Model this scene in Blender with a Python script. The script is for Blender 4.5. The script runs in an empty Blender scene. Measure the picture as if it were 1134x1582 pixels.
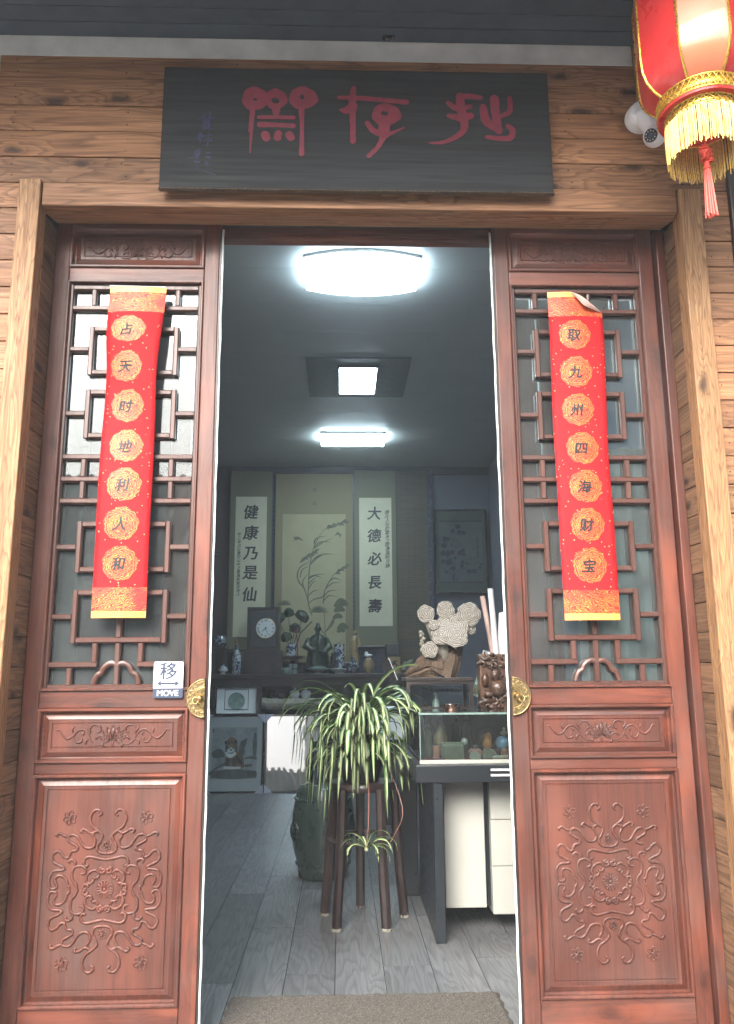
import bpy, math, random
from mathutils import Vector, Matrix
from math import sin, cos, pi, radians as R
random.seed(7)
S = bpy.context.scene
COL = S.collection

# ---------------------------------------------------------------- camera
cam_d = bpy.data.cameras.new('camera'); cam = bpy.data.objects.new('camera', cam_d); COL.objects.link(cam)
S.camera = cam
cam_d.sensor_fit = 'VERTICAL'; cam_d.sensor_height = 36.0; cam_d.lens = 36.0*1236.0/1582.0
cam_d.clip_start = 0.05; cam_d.clip_end = 500
def cam_axes(p, y, r):
    f = Vector((sin(y)*cos(p), cos(y)*cos(p), sin(p))); rt = Vector((cos(y), -sin(y), 0)); up = rt.cross(f)
    return rt*cos(r)+up*sin(r), up*cos(r)-rt*sin(r), f
_r, _u, _f = cam_axes(R(11.14), R(1.864), R(-0.376))
cam.matrix_world = Matrix(((_r.x, _u.x, -_f.x, 0), (_r.y, _u.y, -_f.y, 0), (_r.z, _u.z, -_f.z, 1.15), (0, 0, 0, 1)))

# ---------------------------------------------------------------- sky, sun, exposure
SUN_EL, SUN_AZ = R(38), R(202)      # azimuth measured clockwise from +Y (the shop is towards +Y)
W = bpy.data.worlds.new('World'); S.world = W; W.use_nodes = True
wn, wl = W.node_tree.nodes, W.node_tree.links; wn.clear()
sky = wn.new('ShaderNodeTexSky'); sky.sky_type = 'NISHITA'; sky.sun_disc = False
sky.sun_elevation = SUN_EL; sky.sun_rotation = SUN_AZ; sky.air_density = 1.0; sky.dust_density = 6.0; sky.ozone_density = 1.0
hs = wn.new('ShaderNodeHueSaturation'); hs.inputs['Saturation'].default_value = 0.35
bg = wn.new('ShaderNodeBackground'); bg.inputs['Strength'].default_value = 0.15
wo = wn.new('ShaderNodeOutputWorld')
wl.new(sky.outputs[0], hs.inputs['Color']); wl.new(hs.outputs[0], bg.inputs['Color']); wl.new(bg.outputs[0], wo.inputs['Surface'])
sd = bpy.data.lights.new('sun', 'SUN'); sd.energy = 1.15; sd.angle = R(35); sd.color = (1.0, 0.95, 0.88)
so = bpy.data.objects.new('sun', sd); COL.objects.link(so)
_d = Vector((sin(SUN_AZ)*cos(SUN_EL), cos(SUN_AZ)*cos(SUN_EL), sin(SUN_EL)))
so.rotation_euler = _d.to_track_quat('Z', 'Y').to_euler(); so.location = _d*20
S.view_settings.view_transform = 'Standard'; S.view_settings.look = 'None'
S.view_settings.exposure = 1.97; S.view_settings.gamma = 1.0; S.view_settings.use_curve_mapping = False
VEIL = 0.0062
S.cycles.volume_bounces = 0
S.cycles.max_bounces = 8; S.cycles.transparent_max_bounces = 16
S.cycles.caustics_reflective = False; S.cycles.caustics_refractive = False

# ---------------------------------------------------------------- materials
class NT:
    def __init__(s, name):
        s.m = bpy.data.materials.new(name); s.m.use_nodes = True; s.t = s.m.node_tree; s.n = s.t.nodes; s.l = s.t.links
        s.b = s.n['Principled BSDF']
    def new(s, k, ins=None, **kw):
        n = s.n.new(k)
        for a, v in kw.items(): setattr(n, a, v)
        for a, v in (ins or {}).items():
            if hasattr(v, 'is_output'): s.l.new(v, n.inputs[a])
            else: n.inputs[a].default_value = v
        return n
    def coord(s, scale=(1, 1, 1), rnd=True):
        tc = s.new('ShaderNodeTexCoord'); o = tc.outputs['Object']
        if rnd:
            oi = s.new('ShaderNodeObjectInfo'); mu = s.new('ShaderNodeMath', {0: oi.outputs['Random'], 1: 37.0}, operation='MULTIPLY')
            o = s.new('ShaderNodeVectorMath', {0: o, 1: mu.outputs[0]}, operation='ADD').outputs[0]
        return s.new('ShaderNodeMapping', {'Vector': o, 'Scale': scale}).outputs[0]
    def noise(s, vec, scale=5, detail=5, rough=.55, dist=0):
        return s.new('ShaderNodeTexNoise', {'Vector': vec, 'Scale': scale, 'Detail': detail, 'Roughness': rough, 'Distortion': dist}).outputs['Fac']
    def ramp(s, fac, *stops):
        r = s.new('ShaderNodeValToRGB', {'Fac': fac}); e = r.color_ramp.elements
        while len(e) < len(stops): e.new(.5)
        for i, (p, c) in enumerate(stops):
            e[i].position = p; e[i].color = (c[0], c[1], c[2], 1) if not isinstance(c, (int, float)) else (c, c, c, 1)
        return r.outputs['Color']
    def mix(s, fac, a, b, mode='MIX'):
        n = s.new('ShaderNodeMix', data_type='RGBA', blend_type=mode)
        for k, v in ((0, fac), (6, a), (7, b)):
            if hasattr(v, 'is_output'): s.l.new(v, n.inputs[k])
            else: n.inputs[k].default_value = v if k == 0 else (v[0], v[1], v[2], 1)
        return n.outputs[2]
    def bump(s, h, strength=.3, dist=.002):
        n = s.new('ShaderNodeBump', {'Height': h, 'Strength': strength, 'Distance': dist}); s.l.new(n.outputs[0], s.b.inputs['Normal'])
    def col(s, c): s.l.new(c, s.b.inputs['Base Color'])
    def set(s, **kw):
        for k, v in kw.items():
            k = k.replace('_', ' ')
            if hasattr(v, 'is_output'): s.l.new(v, s.b.inputs[k])
            else: s.b.inputs[k].default_value = v
        return s
def plain(name, c, rough=.5, metal=0, var=.15, scale=12, bump=.15, coat=0, spec=.5):
    t = NT(name); v = t.coord(rnd=True); n = t.noise(v, scale, 6)
    t.col(t.ramp(n, (.25, [x*(1-var) for x in c]), (.75, [min(1, x*(1+var)) for x in c])))
    r = t.ramp(t.noise(v, scale*3, 3), (.3, max(0.02, rough-.08)), (.7, min(1, rough+.1)))
    t.set(Roughness=r, Metallic=metal, Coat_Weight=coat, Specular_IOR_Level=spec)
    if bump: t.bump(n, bump, .001)
    return t.m
def wood(name, dark, mid, light, axis='X', rough=.55, knots=.6, coat=0, ring=1.0, gs=1.0, bump=.35, vary=.3, patch=0):
    t = NT(name); i = 'XYZ'.index(axis)
    sc = [9.0*gs]*3; sc[i] = .8*gs; v = t.coord(sc)
    sc2 = [60*gs]*3; sc2[i] = 2.2*gs; vf = t.coord(sc2)
    big = t.noise(v, 1.2, 3, .5, .6)
    w = t.new('ShaderNodeMath', {0: big, 1: 11.0*ring}, operation='MULTIPLY')
    if knots:
        sp_ = t.new('ShaderNodeSeparateXYZ', {0: t.coord((1, 1, 1))}); al, ac = {'X': (0, 2), 'Y': (1, 2), 'Z': (2, 0)}[axis]
        ma = t.new('ShaderNodeMath', {0: sp_.outputs[al], 1: 2.1}, operation='MULTIPLY'); mc = t.new('ShaderNodeMath', {0: sp_.outputs[ac], 1: 5.0}, operation='MULTIPLY')
        cv = t.new('ShaderNodeCombineXYZ', {0: ma.outputs[0], 1: mc.outputs[0]})
        wob = t.new('ShaderNodeVectorMath', {0: cv.outputs[0], 1: t.new('ShaderNodeTexNoise', {'Vector': t.coord((30, 30, 30)), 'Scale': 1.0}).outputs['Color']}, operation='MULTIPLY_ADD'); wob.inputs[2].default_value = (0, 0, 0)
        nz_ = t.new('ShaderNodeVectorMath', {0: t.new('ShaderNodeTexNoise', {'Vector': t.coord((14, 14, 14)), 'Scale': 1.0, 'Detail': 2.0}).outputs['Color'], 1: (.16, .16, 0)}, operation='MULTIPLY')
        cv2 = t.new('ShaderNodeVectorMath', {0: cv.outputs[0], 1: nz_.outputs[0]}, operation='ADD'); t.n.remove(wob)
        kd = t.new('ShaderNodeTexVoronoi', {'Vector': cv2.outputs[0], 'Scale': 1.0, 'Randomness': .9}, voronoi_dimensions='2D').outputs['Distance']
        w = t.new('ShaderNodeMath', {0: w.outputs[0], 1: t.ramp(kd, (0, 4.0), (.12, 1.6), (.34, 0))}, operation='ADD')
    fr = t.new('ShaderNodeMath', {0: w.outputs[0]}, operation='FRACT')
    rings = t.ramp(fr.outputs[0], (0, 1), (.55, .75), (.85, .1), (1, .9))
    fine = t.noise(vf, 2.0, 6, .6)
    c = t.ramp(t.noise(v, .9, 4), (.25, mid), (.75, light))
    c = t.mix(t.ramp(rings, (0, .75*min(1, ring)), (1, 0)), c, dark)
    c = t.mix(t.ramp(fine, (.35, .55), (.62, 0)), c, dark)
    if knots:
        k = t.ramp(kd, (.03, min(1, knots*1.15)), (.065, knots*.7), (.10, knots*.18), (.17, 0))
        c = t.mix(k, c, [x*.35 for x in dark])
    if patch:
        sp = [7.0]*3; sp[i] = 1.6
        pn = t.noise(t.coord(sp), 1.3, 3, .5)
        c = t.mix(t.ramp(pn, (.52, 0), (.72, patch)), c, [min(1, x*1.5) for x in light])
    if coat:
        ws_ = t.noise(t.coord((3, 3, 3)), 9, 8, .75); c = t.mix(t.ramp(ws_, (.66, 0), (.74, .35)), c, [min(1, x*2.2+.03) for x in light])
        ds_ = t.noise(t.coord((1, 1, 1)), 3.2, 4, .6); c = t.mix(t.ramp(ds_, (.45, 0), (.75, .22)), c, (.16, .13, .115))
    oi = t.new('ShaderNodeObjectInfo')
    mv = t.new('ShaderNodeMapRange', {0: oi.outputs['Random'], 3: 1-vary, 4: 1+vary*.6})
    hsv = t.new('ShaderNodeHueSaturation', {'Color': c, 'Value': mv.outputs[0]})
    t.col(hsv.outputs[0]); t.set(Roughness=t.ramp(fine, (.3, rough+.12), (.7, rough-.08)), Coat_Weight=coat, Coat_Roughness=.25)
    hb = t.mix(.5, fine, rings); t.bump(hb, bump, .0015)
    return t.m
def emis(name, c, strength):
    t = NT(name); t.set(Base_Color=(c[0], c[1], c[2], 1), Emission_Color=(c[0], c[1], c[2], 1), Emission_Strength=strength); return t.m
def glassmat(name, tint=(.93, .97, .96), ior=1.5, rough=.0, wav=0.0, pale_film=0.0):
    t = NT(name); t.n.remove(t.b)
    tr = t.new('ShaderNodeBsdfTransparent', {'Color': (tint[0], tint[1], tint[2], 1)})
    gl = t.new('ShaderNodeBsdfGlossy', {'Roughness': rough, 'Color': (1, 1, 1, 1)})
    fr = t.new('ShaderNodeFresnel', {'IOR': ior})
    if wav:
        nz = t.noise(t.coord((1, 1, 1), False), 3.0, 1); b = t.new('ShaderNodeBump', {'Height': nz, 'Strength': wav, 'Distance': .02})
        t.l.new(b.outputs[0], gl.inputs['Normal'])
    mx = t.new('ShaderNodeMixShader', {0: fr.outputs[0], 1: tr.outputs[0], 2: gl.outputs[0]})
    if pale_film:  # pale diffuse film added to lift the blacks behind the glass
        df = t.new('ShaderNodeBsdfDiffuse', {'Color': (.55, .60, .60, 1)}); dn = t.ramp(t.noise(t.coord((1, 1, 1)), 5, 4), (.3, pale_film*.5), (.75, pale_film*1.5))
        mx = t.new('ShaderNodeMixShader', {0: dn, 1: mx.outputs[0], 2: df.outputs[0]})
    t.l.new(mx.outputs[0], t.n['Material Output'].inputs['Surface']); return t.m

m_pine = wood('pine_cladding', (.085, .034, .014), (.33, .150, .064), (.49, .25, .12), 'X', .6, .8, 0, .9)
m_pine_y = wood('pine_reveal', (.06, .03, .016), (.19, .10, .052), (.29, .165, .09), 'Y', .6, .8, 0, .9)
m_pine_z = wood('pine_post', (.12, .05, .02), (.34, .175, .076), (.48, .285, .135), 'Z', .6, .8, 0, 1.3, 1.5, vary=.1)
DW = ((.022, .0068, .005), (.092, .0245, .015), (.16, .044, .024))
m_dz = wood('door_wood_vertical', *DW, 'Z', .46, .5, .18, .4, .8, .3, .12, .7)
m_dx = wood('door_wood_horizontal', *DW, 'X', .46, .5, .18, .4, .8, .3, .15, .7)
m_panel = wood('door_panel_wood', (.030, .0095, .0072), (.088, .0255, .017), (.132, .039, .0235), 'Z', .48, 0, .12, .35, .9, .25, .1, .6)
m_lat = wood('lattice_wood', (.035, .013, .010), (.085, .031, .022), (.125, .048, .034), 'Z', .4, .1, .2, .2, .8, .12, .15)
m_glass = glassmat('window_glass', (.80, .86, .86), 1.5, pale_film=.055)
m_case = glassmat('display_glass', (.86, .93, .92), 1.6, pale_film=.02)
m_picglass = glassmat('picture_glass', (.9, .95, .95), 2.3, .0, .05)
m_picglass2 = glassmat('thin_picture_glass', (.92, .96, .96), 1.5, pale_film=.03)
m_plaster = plain('old_plaster', (.68, .68, .65), .85, var=.2, scale=7, bump=.4)
m_soffit = plain('slate_blue_soffit', (.04, .055, .075), .55, var=.25, scale=5)
m_sign = wood('sign_board', (.006, .008, .010), (.010, .0125, .0155), (.014, .018, .021), 'X', .75, 0, 0, .9, .6, .3, .05)
m_crimson = plain('crimson_paint', (.17, .010, .030), .5, var=.25, scale=30)
m_bluepaint = plain('blue_paint', (.003, .006, .05), .5, var=.2)
m_white = plain('white_plastic', (.72, .72, .74), .35, var=.04, bump=0)
m_black = plain('black_gloss', (.012, .012, .015), .2, var=.1, bump=0)
m_dgrey = plain('dark_grey', (.028, .032, .037), .5)
m_seal = plain('white_weatherstrip', (.75, .78, .76), .6, var=.2, scale=40)
m_brass = plain('aged_brass', (.42, .30, .13), .32, 1, .25, 30, .2)
m_brass_d = plain('engraved_brass', (.28, .22, .12), .5, 1, .5, 90, .9)
m_ink = plain('black_ink', (.012, .012, .016), .5, var=.1, bump=0)
m_navy = plain('navy_print', (.035, .05, .09), .5, var=.05, bump=0)
m_iwall = plain('grey_blue_wall', (.10, .105, .13), .8, var=.08, scale=4, bump=.1)
m_iwall2 = plain('brown_wall', (.028, .014, .015), .7, var=.2, scale=6)
m_ceil = plain('ceiling_panel', (.42, .44, .43), .55, var=.04, scale=3, bump=.03)
m_blackwood = wood('black_lacquer_wood', (.008, .006, .006), (.018, .013, .012), (.028, .02, .018), 'X', .35, 0, .2, .4)
m_redwood = wood('dark_rosewood', (.008, .004, .004), (.020, .009, .008), (.034, .016, .014), 'Z', .35, 0, .3, .4)
m_gdark = plain('dark_counter_paint', (.011, .015, .019), .35, var=.1, bump=.05)
m_cream = plain('cream_panel', (.40, .40, .36), .5, var=.05, scale=5, bump=.05)
m_paper = plain('rice_paper', (.42, .40, .29), .8, var=.06, scale=8)
m_silk = plain('olive_silk_mount', (.10, .10, .058), .7, var=.06, scale=60)
m_silk2 = plain('tan_silk_mount', (.15, .13, .065), .7, var=.06, scale=60)
m_faint = plain('faint_ink', (.085, .085, .055), .8, var=.4)
m_tanpaper = plain('tan_silk_painting', (.26, .235, .14), .8, var=.1, scale=4)
m_dimpaper = plain('dim_painting_paper', (.16, .17, .16), .8, var=.15)
m_grass = plain('ink_green', (.07, .08, .045), .8)
m_porc = plain('white_porcelain', (.55, .58, .58), .15, var=.05, bump=0, coat=.5)
m_celadon = plain('celadon_glaze', (.035, .06, .048), .28, var=.12, scale=5, coat=.4)
m_teal = plain('dark_teal_glaze', (.02, .035, .045), .15, var=.3, coat=.5)
m_bronze = plain('green_bronze', (.02, .035, .022), .4, .3, .3, 20)
m_copper = plain('copper', (.45, .27, .2), .25, 1)
m_stone = plain('pale_carved_stone', (.22, .21, .17), .8, var=.25, scale=18, bump=.8)
m_amber = plain('amber_stone', (.22, .15, .07), .3, var=.3, scale=25)
m_jade = plain('grey_jade', (.16, .17, .12), .35, var=.25, scale=20)
m_orange = plain('orange_stone', (.42, .17, .04), .35, var=.2, scale=20)
m_redcloth = plain('crimson_cloth', (.16, .015, .03), .8, var=.3, scale=30, bump=.6)
m_pink = plain('pink_stone', (.36, .16, .11), .35, var=.2, scale=25)
m_blueglass = plain('blue_marbled_glass', (.16, .26, .38), .1, var=.8, scale=14, bump=0, coat=.6)
m_figs = plain('ivory_carving', (.45, .42, .30), .5, var=.3, scale=40, bump=.6)
m_pot = plain('black_plastic_pot', (.01, .012, .012), .4)
m_mount = plain('pale_mat_board', (.74, .78, .80), .8, var=.03)
m_corner = plain('grey_corner_card', (.34, .35, .42), .7, var=.04)
m_greyink = plain('grey_ink_wash', (.15, .16, .16), .8, var=.5, scale=15)
m_greyink2 = plain('pale_ink_wash', (.46, .51, .53), .8, var=.4, scale=12)
m_tiger = plain('tiger_orange', (.26, .16, .09), .8, var=.35, scale=30)
m_dcelad = plain('celadon_plate', (.20, .29, .27), .3, var=.35, scale=25)
m_purple = plain('plum_ink', (.02, .012, .03), .8)
m_petal = plain('faded_petal', (.13, .11, .11), .8, var=.4, scale=60)
m_bamboo = wood('bamboo_slats', (.035, .028, .015), (.085, .07, .04), (.13, .11, .06), 'X', .6, 0, 0, .3, vary=.4)
m_lred = plain('lantern_red_satin', (.62, .035, .035), .32, var=.1, scale=4, bump=.03, coat=.3)
m_lhighlight = plain('lantern_red_highlight', (.66, .20, .10), .35, var=.06, scale=3, bump=.03, coat=.3)  # peach colour stands in for the sky highlight on the red satin
m_gold = plain('gold_trim', (.80, .52, .10), .28, .85, .2, 60, .2)
m_goldthread = plain('gold_thread', (.62, .42, .09), .42, .3, .45, 200, 0)
m_redthread = plain('red_thread', (.62, .06, .03), .5, 0, .35, 200, 0)
m_concrete = plain('stone_paving', (.24, .23, .22), .8, var=.2, scale=3, bump=.4)
m_rooftile = plain('grey_roof_tile', (.09, .095, .10), .8, var=.3, scale=8)
m_whitewash = plain('whitewashed_wall', (.32, .32, .31), .9, var=.15, scale=2)
m_curtain = plain('pale_curtain', (.42, .50, .50), .8, var=.05)
def mk_shelf_fungus():
    t = NT('bracket_fungus'); v = t.coord((1, 1, 1), False)
    w = t.new('ShaderNodeTexWave', {'Vector': v, 'Scale': 36.0, 'Distortion': 4.0, 'Detail': 3, 'Detail Scale': 2.0}, wave_type='RINGS', rings_direction='Y')
    n = t.noise(v, 60, 4)
    c = t.ramp(w.outputs['Fac'], (.05, (.11, .10, .085)), (.4, (.28, .265, .23)), (.9, (.36, .34, .30)))
    t.col(t.mix(t.ramp(n, (.3, .4), (.6, 0)), c, (.2, .17, .14))); t.set(Roughness=.8); t.bump(w.outputs['Fac'], .7, .002); return t.m
m_fungus = mk_shelf_fungus()
m_drift = wood('driftwood', (.016, .010, .007), (.095, .062, .042), (.21, .14, .09), 'Z', .8, .3, 0, 1.0, 2.2, 1.0)
m_carved = wood('carved_boxwood', (.02, .01, .008), (.10, .05, .03), (.18, .09, .05), 'Z', .35, 0, .3, .4, 1.5, .5)
def mk_floor():
    t = NT('grey_oak_laminate'); v = t.coord((7, 1.0, 1)); big = t.noise(v, 1.0, 2, .5, .35)
    w = t.new('ShaderNodeMath', {0: big, 1: 16.0}, operation='MULTIPLY'); fr = t.new('ShaderNodeMath', {0: w.outputs[0]}, operation='FRACT')
    rings = t.ramp(fr.outputs[0], (0, 0), (.5, .35), (.8, 1), (1, .1))
    fine = t.noise(t.coord((90, 3, 1)), 2, 6, .65)
    c = t.ramp(t.noise(v, .6, 3), (.3, (.11, .113, .118)), (.7, (.185, .188, .193)))
    c = t.mix(t.ramp(rings, (0, 0), (1, .8)), c, (.055, .056, .06)); c = t.mix(t.ramp(fine, (.35, .5), (.65, 0)), c, (.07, .071, .074))
    oi = t.new('ShaderNodeObjectInfo'); mv = t.new('ShaderNodeMapRange', {0: oi.outputs['Random'], 3: .8, 4: 1.2})
    t.col(t.new('ShaderNodeHueSaturation', {'Color': c, 'Value': mv.outputs[0]}).outputs[0])
    t.set(Roughness=t.ramp(fine, (.3, .42), (.7, .28))); t.bump(fine, .15, .001); return t.m
m_floor = mk_floor()
def mk_mat():
    t = NT('coir_mat_fibre'); v = t.coord((1, 1, 1), False); n = t.noise(v, 220, 3, .7); n2 = t.noise(v, 7, 3)
    c = t.ramp(n, (.35, (.02, .017, .014)), (.5, (.07, .058, .046)), (.68, (.19, .165, .135)))
    t.col(t.mix(t.ramp(n2, (.3, .3), (.7, 0)), c, (.1, .085, .07))); t.set(Roughness=.95); t.bump(n, 1, .004); return t.m
m_mat = mk_mat()
def mk_red():
    t = NT('red_spring_paper'); v = t.coord((1, 1, 1), False)
    vo = t.new('ShaderNodeTexVoronoi', {'Vector': v, 'Scale': 75.0, 'Randomness': 1.0})
    rn = t.new('ShaderNodeMath', {0: t.new('ShaderNodeSeparateColor', {0: vo.outputs['Color']}).outputs[0], 1: .55}, operation='GREATER_THAN')
    d = t.new('ShaderNodeMath', {0: vo.outputs['Distance'], 1: .17}, operation='LESS_THAN')
    k = t.new('ShaderNodeMath', {0: rn.outputs[0], 1: d.outputs[0]}, operation='MULTIPLY')
    c = t.mix(k.outputs[0], (.46, .008, .013), (.75, .45, .2)); t.col(c)
    t.set(Roughness=.7, Metallic=0.0, Specular_IOR_Level=.3); t.bump(t.noise(v, 9, 3), .25, .004); return t.m
m_red = mk_red()
def mk_goldprint(name, sc, thr, c2=(.42, .02, .012), bs=17):
    t = NT(name); v = t.coord((1, 1, 1), False)
    wv = t.new('ShaderNodeTexWave', {'Vector': v, 'Scale': sc, 'Distortion': 16.0, 'Detail': 2.5, 'Detail Scale': 1.3, 'Detail Roughness': .5}, wave_type='RINGS', rings_direction='Y')
    big = t.noise(v, bs, 2)
    f = t.new('ShaderNodeMath', {0: wv.outputs['Fac'], 1: t.ramp(big, (.38, .38), (.64, -.40))}, operation='SUBTRACT')
    g = t.ramp(f.outputs[0], (thr-.06, 0), (thr+.06, 1))
    t.col(t.mix(g, c2, (.58, .27, .05))); t.set(Metallic=t.ramp(g, (0, 0), (1, .25)), Roughness=.48); return t.m
m_medal = mk_goldprint('gold_phoenix_print', 48.0, .54)
m_cloud = mk_goldprint('gold_cloud_border', 46.0, .62, (.46, .01, .013), 9)
m_goldbar = plain('gold_foil_edge', (.68, .38, .10), .42, .3, .3, 12)
m_backpaper = plain('pale_pink_paper_back', (.55, .38, .33), .8, var=.05)
def mk_leaf():
    t = NT('variegated_leaf'); a = t.new('ShaderNodeAttribute', attribute_name='across')
    v = t.coord((40, 40, 4)); n = t.noise(v, 2, 3)
    f = t.new('ShaderNodeMath', {0: a.outputs['Fac'], 1: t.ramp(n, (.3, -.12), (.7, .12))}, operation='ADD')
    c = t.ramp(f.outputs[0], (.38, (.58, .62, .36)), (.55, (.08, .18, .04)), (1, (.045, .12, .026)))
    oi = t.new('ShaderNodeObjectInfo'); mv = t.new('ShaderNodeMapRange', {0: oi.outputs['Random'], 3: .5, 4: 1.2})
    t.col(t.new('ShaderNodeHueSaturation', {'Color': c, 'Value': mv.outputs[0]}).outputs[0])
    t.set(Roughness=.5, Subsurface_Weight=0.0, Specular_IOR_Level=.5)
    return t.m
m_leaf = mk_leaf()
def mk_bluewhite(name='blue_and_white_porcelain', sc=30):
    t = NT(name); v = t.coord((1, 1, 1), True); n = t.noise(v, sc, 3, .5, 1.5)
    t.col(t.ramp(n, (.47, (.30, .34, .36)), (.53, (.02, .028, .07)))); t.set(Roughness=.15, Coat_Weight=.5); return t.m
m_navybro = (lambda t: (t.col(t.ramp(t.noise(t.coord((1, 1, 1), True), 22, 3, .5, 1.5), (.5, (.008, .01, .02)), (.62, (.05, .065, .10)))), t.m)[1])(NT('navy_brocade'))
m_bw = mk_bluewhite(); m_bwdark = mk_bluewhite('ink_painted_porcelain', 22)

# ---------------------------------------------------------------- mesh helpers
def tag(o, label=None, cat=None, group=None, kind=None):
    if label: o['label'] = label
    if cat: o['category'] = cat
    if group: o['group'] = group
    if kind: o['kind'] = kind
    return o
def thing(name, label, cat, loc=(0, 0, 0), rz=0, group=None):
    o = bpy.data.objects.new(name, None); COL.objects.link(o); o.location = loc; o.rotation_euler = (0, 0, rz)
    o.empty_display_size = .1
    return tag(o, label, cat, group)
class MB:
    def __init__(s): s.v = []; s.f = []; s.xf = None
    def add(s, vs, fs):
        n = len(s.v); s.v += [tuple(s.xf @ Vector(v)) if s.xf else tuple(v) for v in vs]; s.f += [tuple(i+n for i in f) for f in fs]; return s
    def box(s, x0, x1, y0, y1, z0, z1):
        return s.add([(x0, y0, z0), (x1, y0, z0), (x1, y1, z0), (x0, y1, z0), (x0, y0, z1), (x1, y0, z1), (x1, y1, z1), (x0, y1, z1)],
                     [(0, 3, 2, 1), (4, 5, 6, 7), (0, 1, 5, 4), (1, 2, 6, 5), (2, 3, 7, 6), (3, 0, 4, 7)])
    def prism(s, pts, y0, y1):          # outline in x,z (any order), extruded in y
        a = sum(pts[i][0]*pts[(i+1) % len(pts)][1]-pts[(i+1) % len(pts)][0]*pts[i][1] for i in range(len(pts)))
        if a < 0: pts = pts[::-1]
        n = len(pts); vs = [(p[0], y0, p[1]) for p in pts]+[(p[0], y1, p[1]) for p in pts]
        return s.add(vs, [tuple(range(n)), tuple(range(2*n-1, n-1, -1))]+[((i+1) % n, i, i+n, (i+1) % n+n) for i in range(n)])
    def lathe(s, prof, n=24, c=(0, 0, 0), sx=1, sy=1):
        vs = []; fs = []; m = len(prof)
        for (r, z) in prof:
            for i in range(n): a = 2*pi*i/n; vs.append((c[0]+r*cos(a)*sx, c[1]+r*sin(a)*sy, c[2]+z))
        for j in range(m-1):
            for i in range(n): k = (i+1) % n; fs.append((j*n+i, j*n+k, (j+1)*n+k, (j+1)*n+i))
        fs.append(tuple(range(n-1, -1, -1))); fs.append(tuple(range((m-1)*n, m*n)))
        return s.add(vs, fs)
    def tube(s, pts, r, n=6, cap=True, flat=1.0):
        pts = [Vector(p) for p in pts]; N = len(pts); rr = r if isinstance(r, (list, tuple)) else [r]*N
        vs = []; fs = []; prev = None
        for i, p in enumerate(pts):
            t = (pts[min(i+1, N-1)]-pts[max(i-1, 0)])
            if t.length < 1e-9: t = Vector((0, 0, 1))
            t.normalize()
            if prev is None:
                a = Vector((0, 1, 0)) if abs(t.y) < .9 else Vector((1, 0, 0)); nrm = (a-t*a.dot(t)).normalized()
            else:
                nrm = prev-t*prev.dot(t)
                nrm = nrm.normalized() if nrm.length > 1e-6 else prev
            prev = nrm; b = t.cross(nrm)
            for k in range(n): a = 2*pi*k/n; vs.append(tuple(p+(nrm*cos(a)*flat+b*sin(a))*rr[i]))
        for i in range(N-1):
            for k in range(n): k2 = (k+1) % n; fs.append((i*n+k, i*n+k2, (i+1)*n+k2, (i+1)*n+k))
        if cap: fs.append(tuple(range(n-1, -1, -1))); fs.append(tuple(range((N-1)*n, N*n)))
        return s.add(vs, fs)
    def ball(s, c, rx, ry=None, rz=None, n=14, m=9, fn=None):
        ry = ry or rx; rz = rz or rx; vs = []; fs = []
        for j in range(m+1):
            th = pi*j/m
            for i in range(n):
                a = 2*pi*i/n; d = Vector((sin(th)*cos(a), sin(th)*sin(a), cos(th))); k = fn(d) if fn else 1
                vs.append((c[0]+d.x*rx*k, c[1]+d.y*ry*k, c[2]+d.z*rz*k))
        for j in range(m):
            for i in range(n): k = (i+1) % n; fs.append((j*n+i, (j+1)*n+i, (j+1)*n+k, j*n+k))
        return s.add(vs, fs)
    def frame(s, u0, u1, z0, z1, prof):     # mitred sweep of (inset, y) round a rectangle in x,z
        vs = []; fs = []; m = len(prof)
        for (i, y) in prof: vs += [(u0+i, y, z0+i), (u1-i, y, z0+i), (u1-i, y, z1-i), (u0+i, y, z1-i)]
        for j in range(m-1):
            for k in range(4): k2 = (k+1) % 4; fs.append((j*4+k, j*4+k2, (j+1)*4+k2, (j+1)*4+k))
        return s.add(vs, fs)
    def stroke(s, pts, y, th=.002, fn=None):     # flat brush stroke in x,z with half-widths, facing -y
        P = [Vector((p[0], p[1])) for p in pts]; w = [p[2] for p in pts]; N = len(P)
        def dirn(i):
            t = P[min(i+1, N-1)]-P[max(i-1, 0)]; return t.normalized() if t.length > 1e-9 else Vector((1, 0))
        L = []; Rr = []
        for i in range(N):
            t = dirn(i); nn = Vector((-t.y, t.x)); L.append(P[i]+nn*w[i]); Rr.append(P[i]-nn*w[i])
        t0 = dirn(0); t1 = dirn(N-1); cap0 = []; cap1 = []
        for k in range(1, 5):
            a = pi*k/5; n0 = Vector((-t0.y, t0.x)); cap0.append(P[0]+(n0*-cos(a)-t0*sin(a))*w[0])
            n1 = Vector((-t1.y, t1.x)); cap1.append(P[-1]+(n1*cos(a)+t1*sin(a))*w[-1])
        vs = []; fs = []
        def V(p, yy): vs.append((p.x, yy, p.y)); return len(vs)-1
        for yy, rev in ((y-th, False),):
            l = [V(p, yy) for p in L]; r = [V(p, yy) for p in Rr]
            for i in range(N-1): fs.append((r[i], r[i+1], l[i+1], l[i]))
            c0 = [V(p, yy) for p in cap0]; c1 = [V(p, yy) for p in cap1]
            fs.append(tuple([l[0]]+c0[::-1]+[r[0]])); fs.append(tuple([r[-1]]+c1[::-1]+[l[-1]]))
            rim = r+c1[::-1]+l[::-1]+c0[::-1]
        b = [V(Vector((vs[i][0], vs[i][2])), y) for i in rim]; n = len(rim)
        for i in range(n): j = (i+1) % n; fs.append((rim[i], b[i], b[j], rim[j]))
        if fn: vs = [(a, bb+fn(a, c), c) for a, bb, c in vs]
        return s.add(vs, fs)
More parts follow.
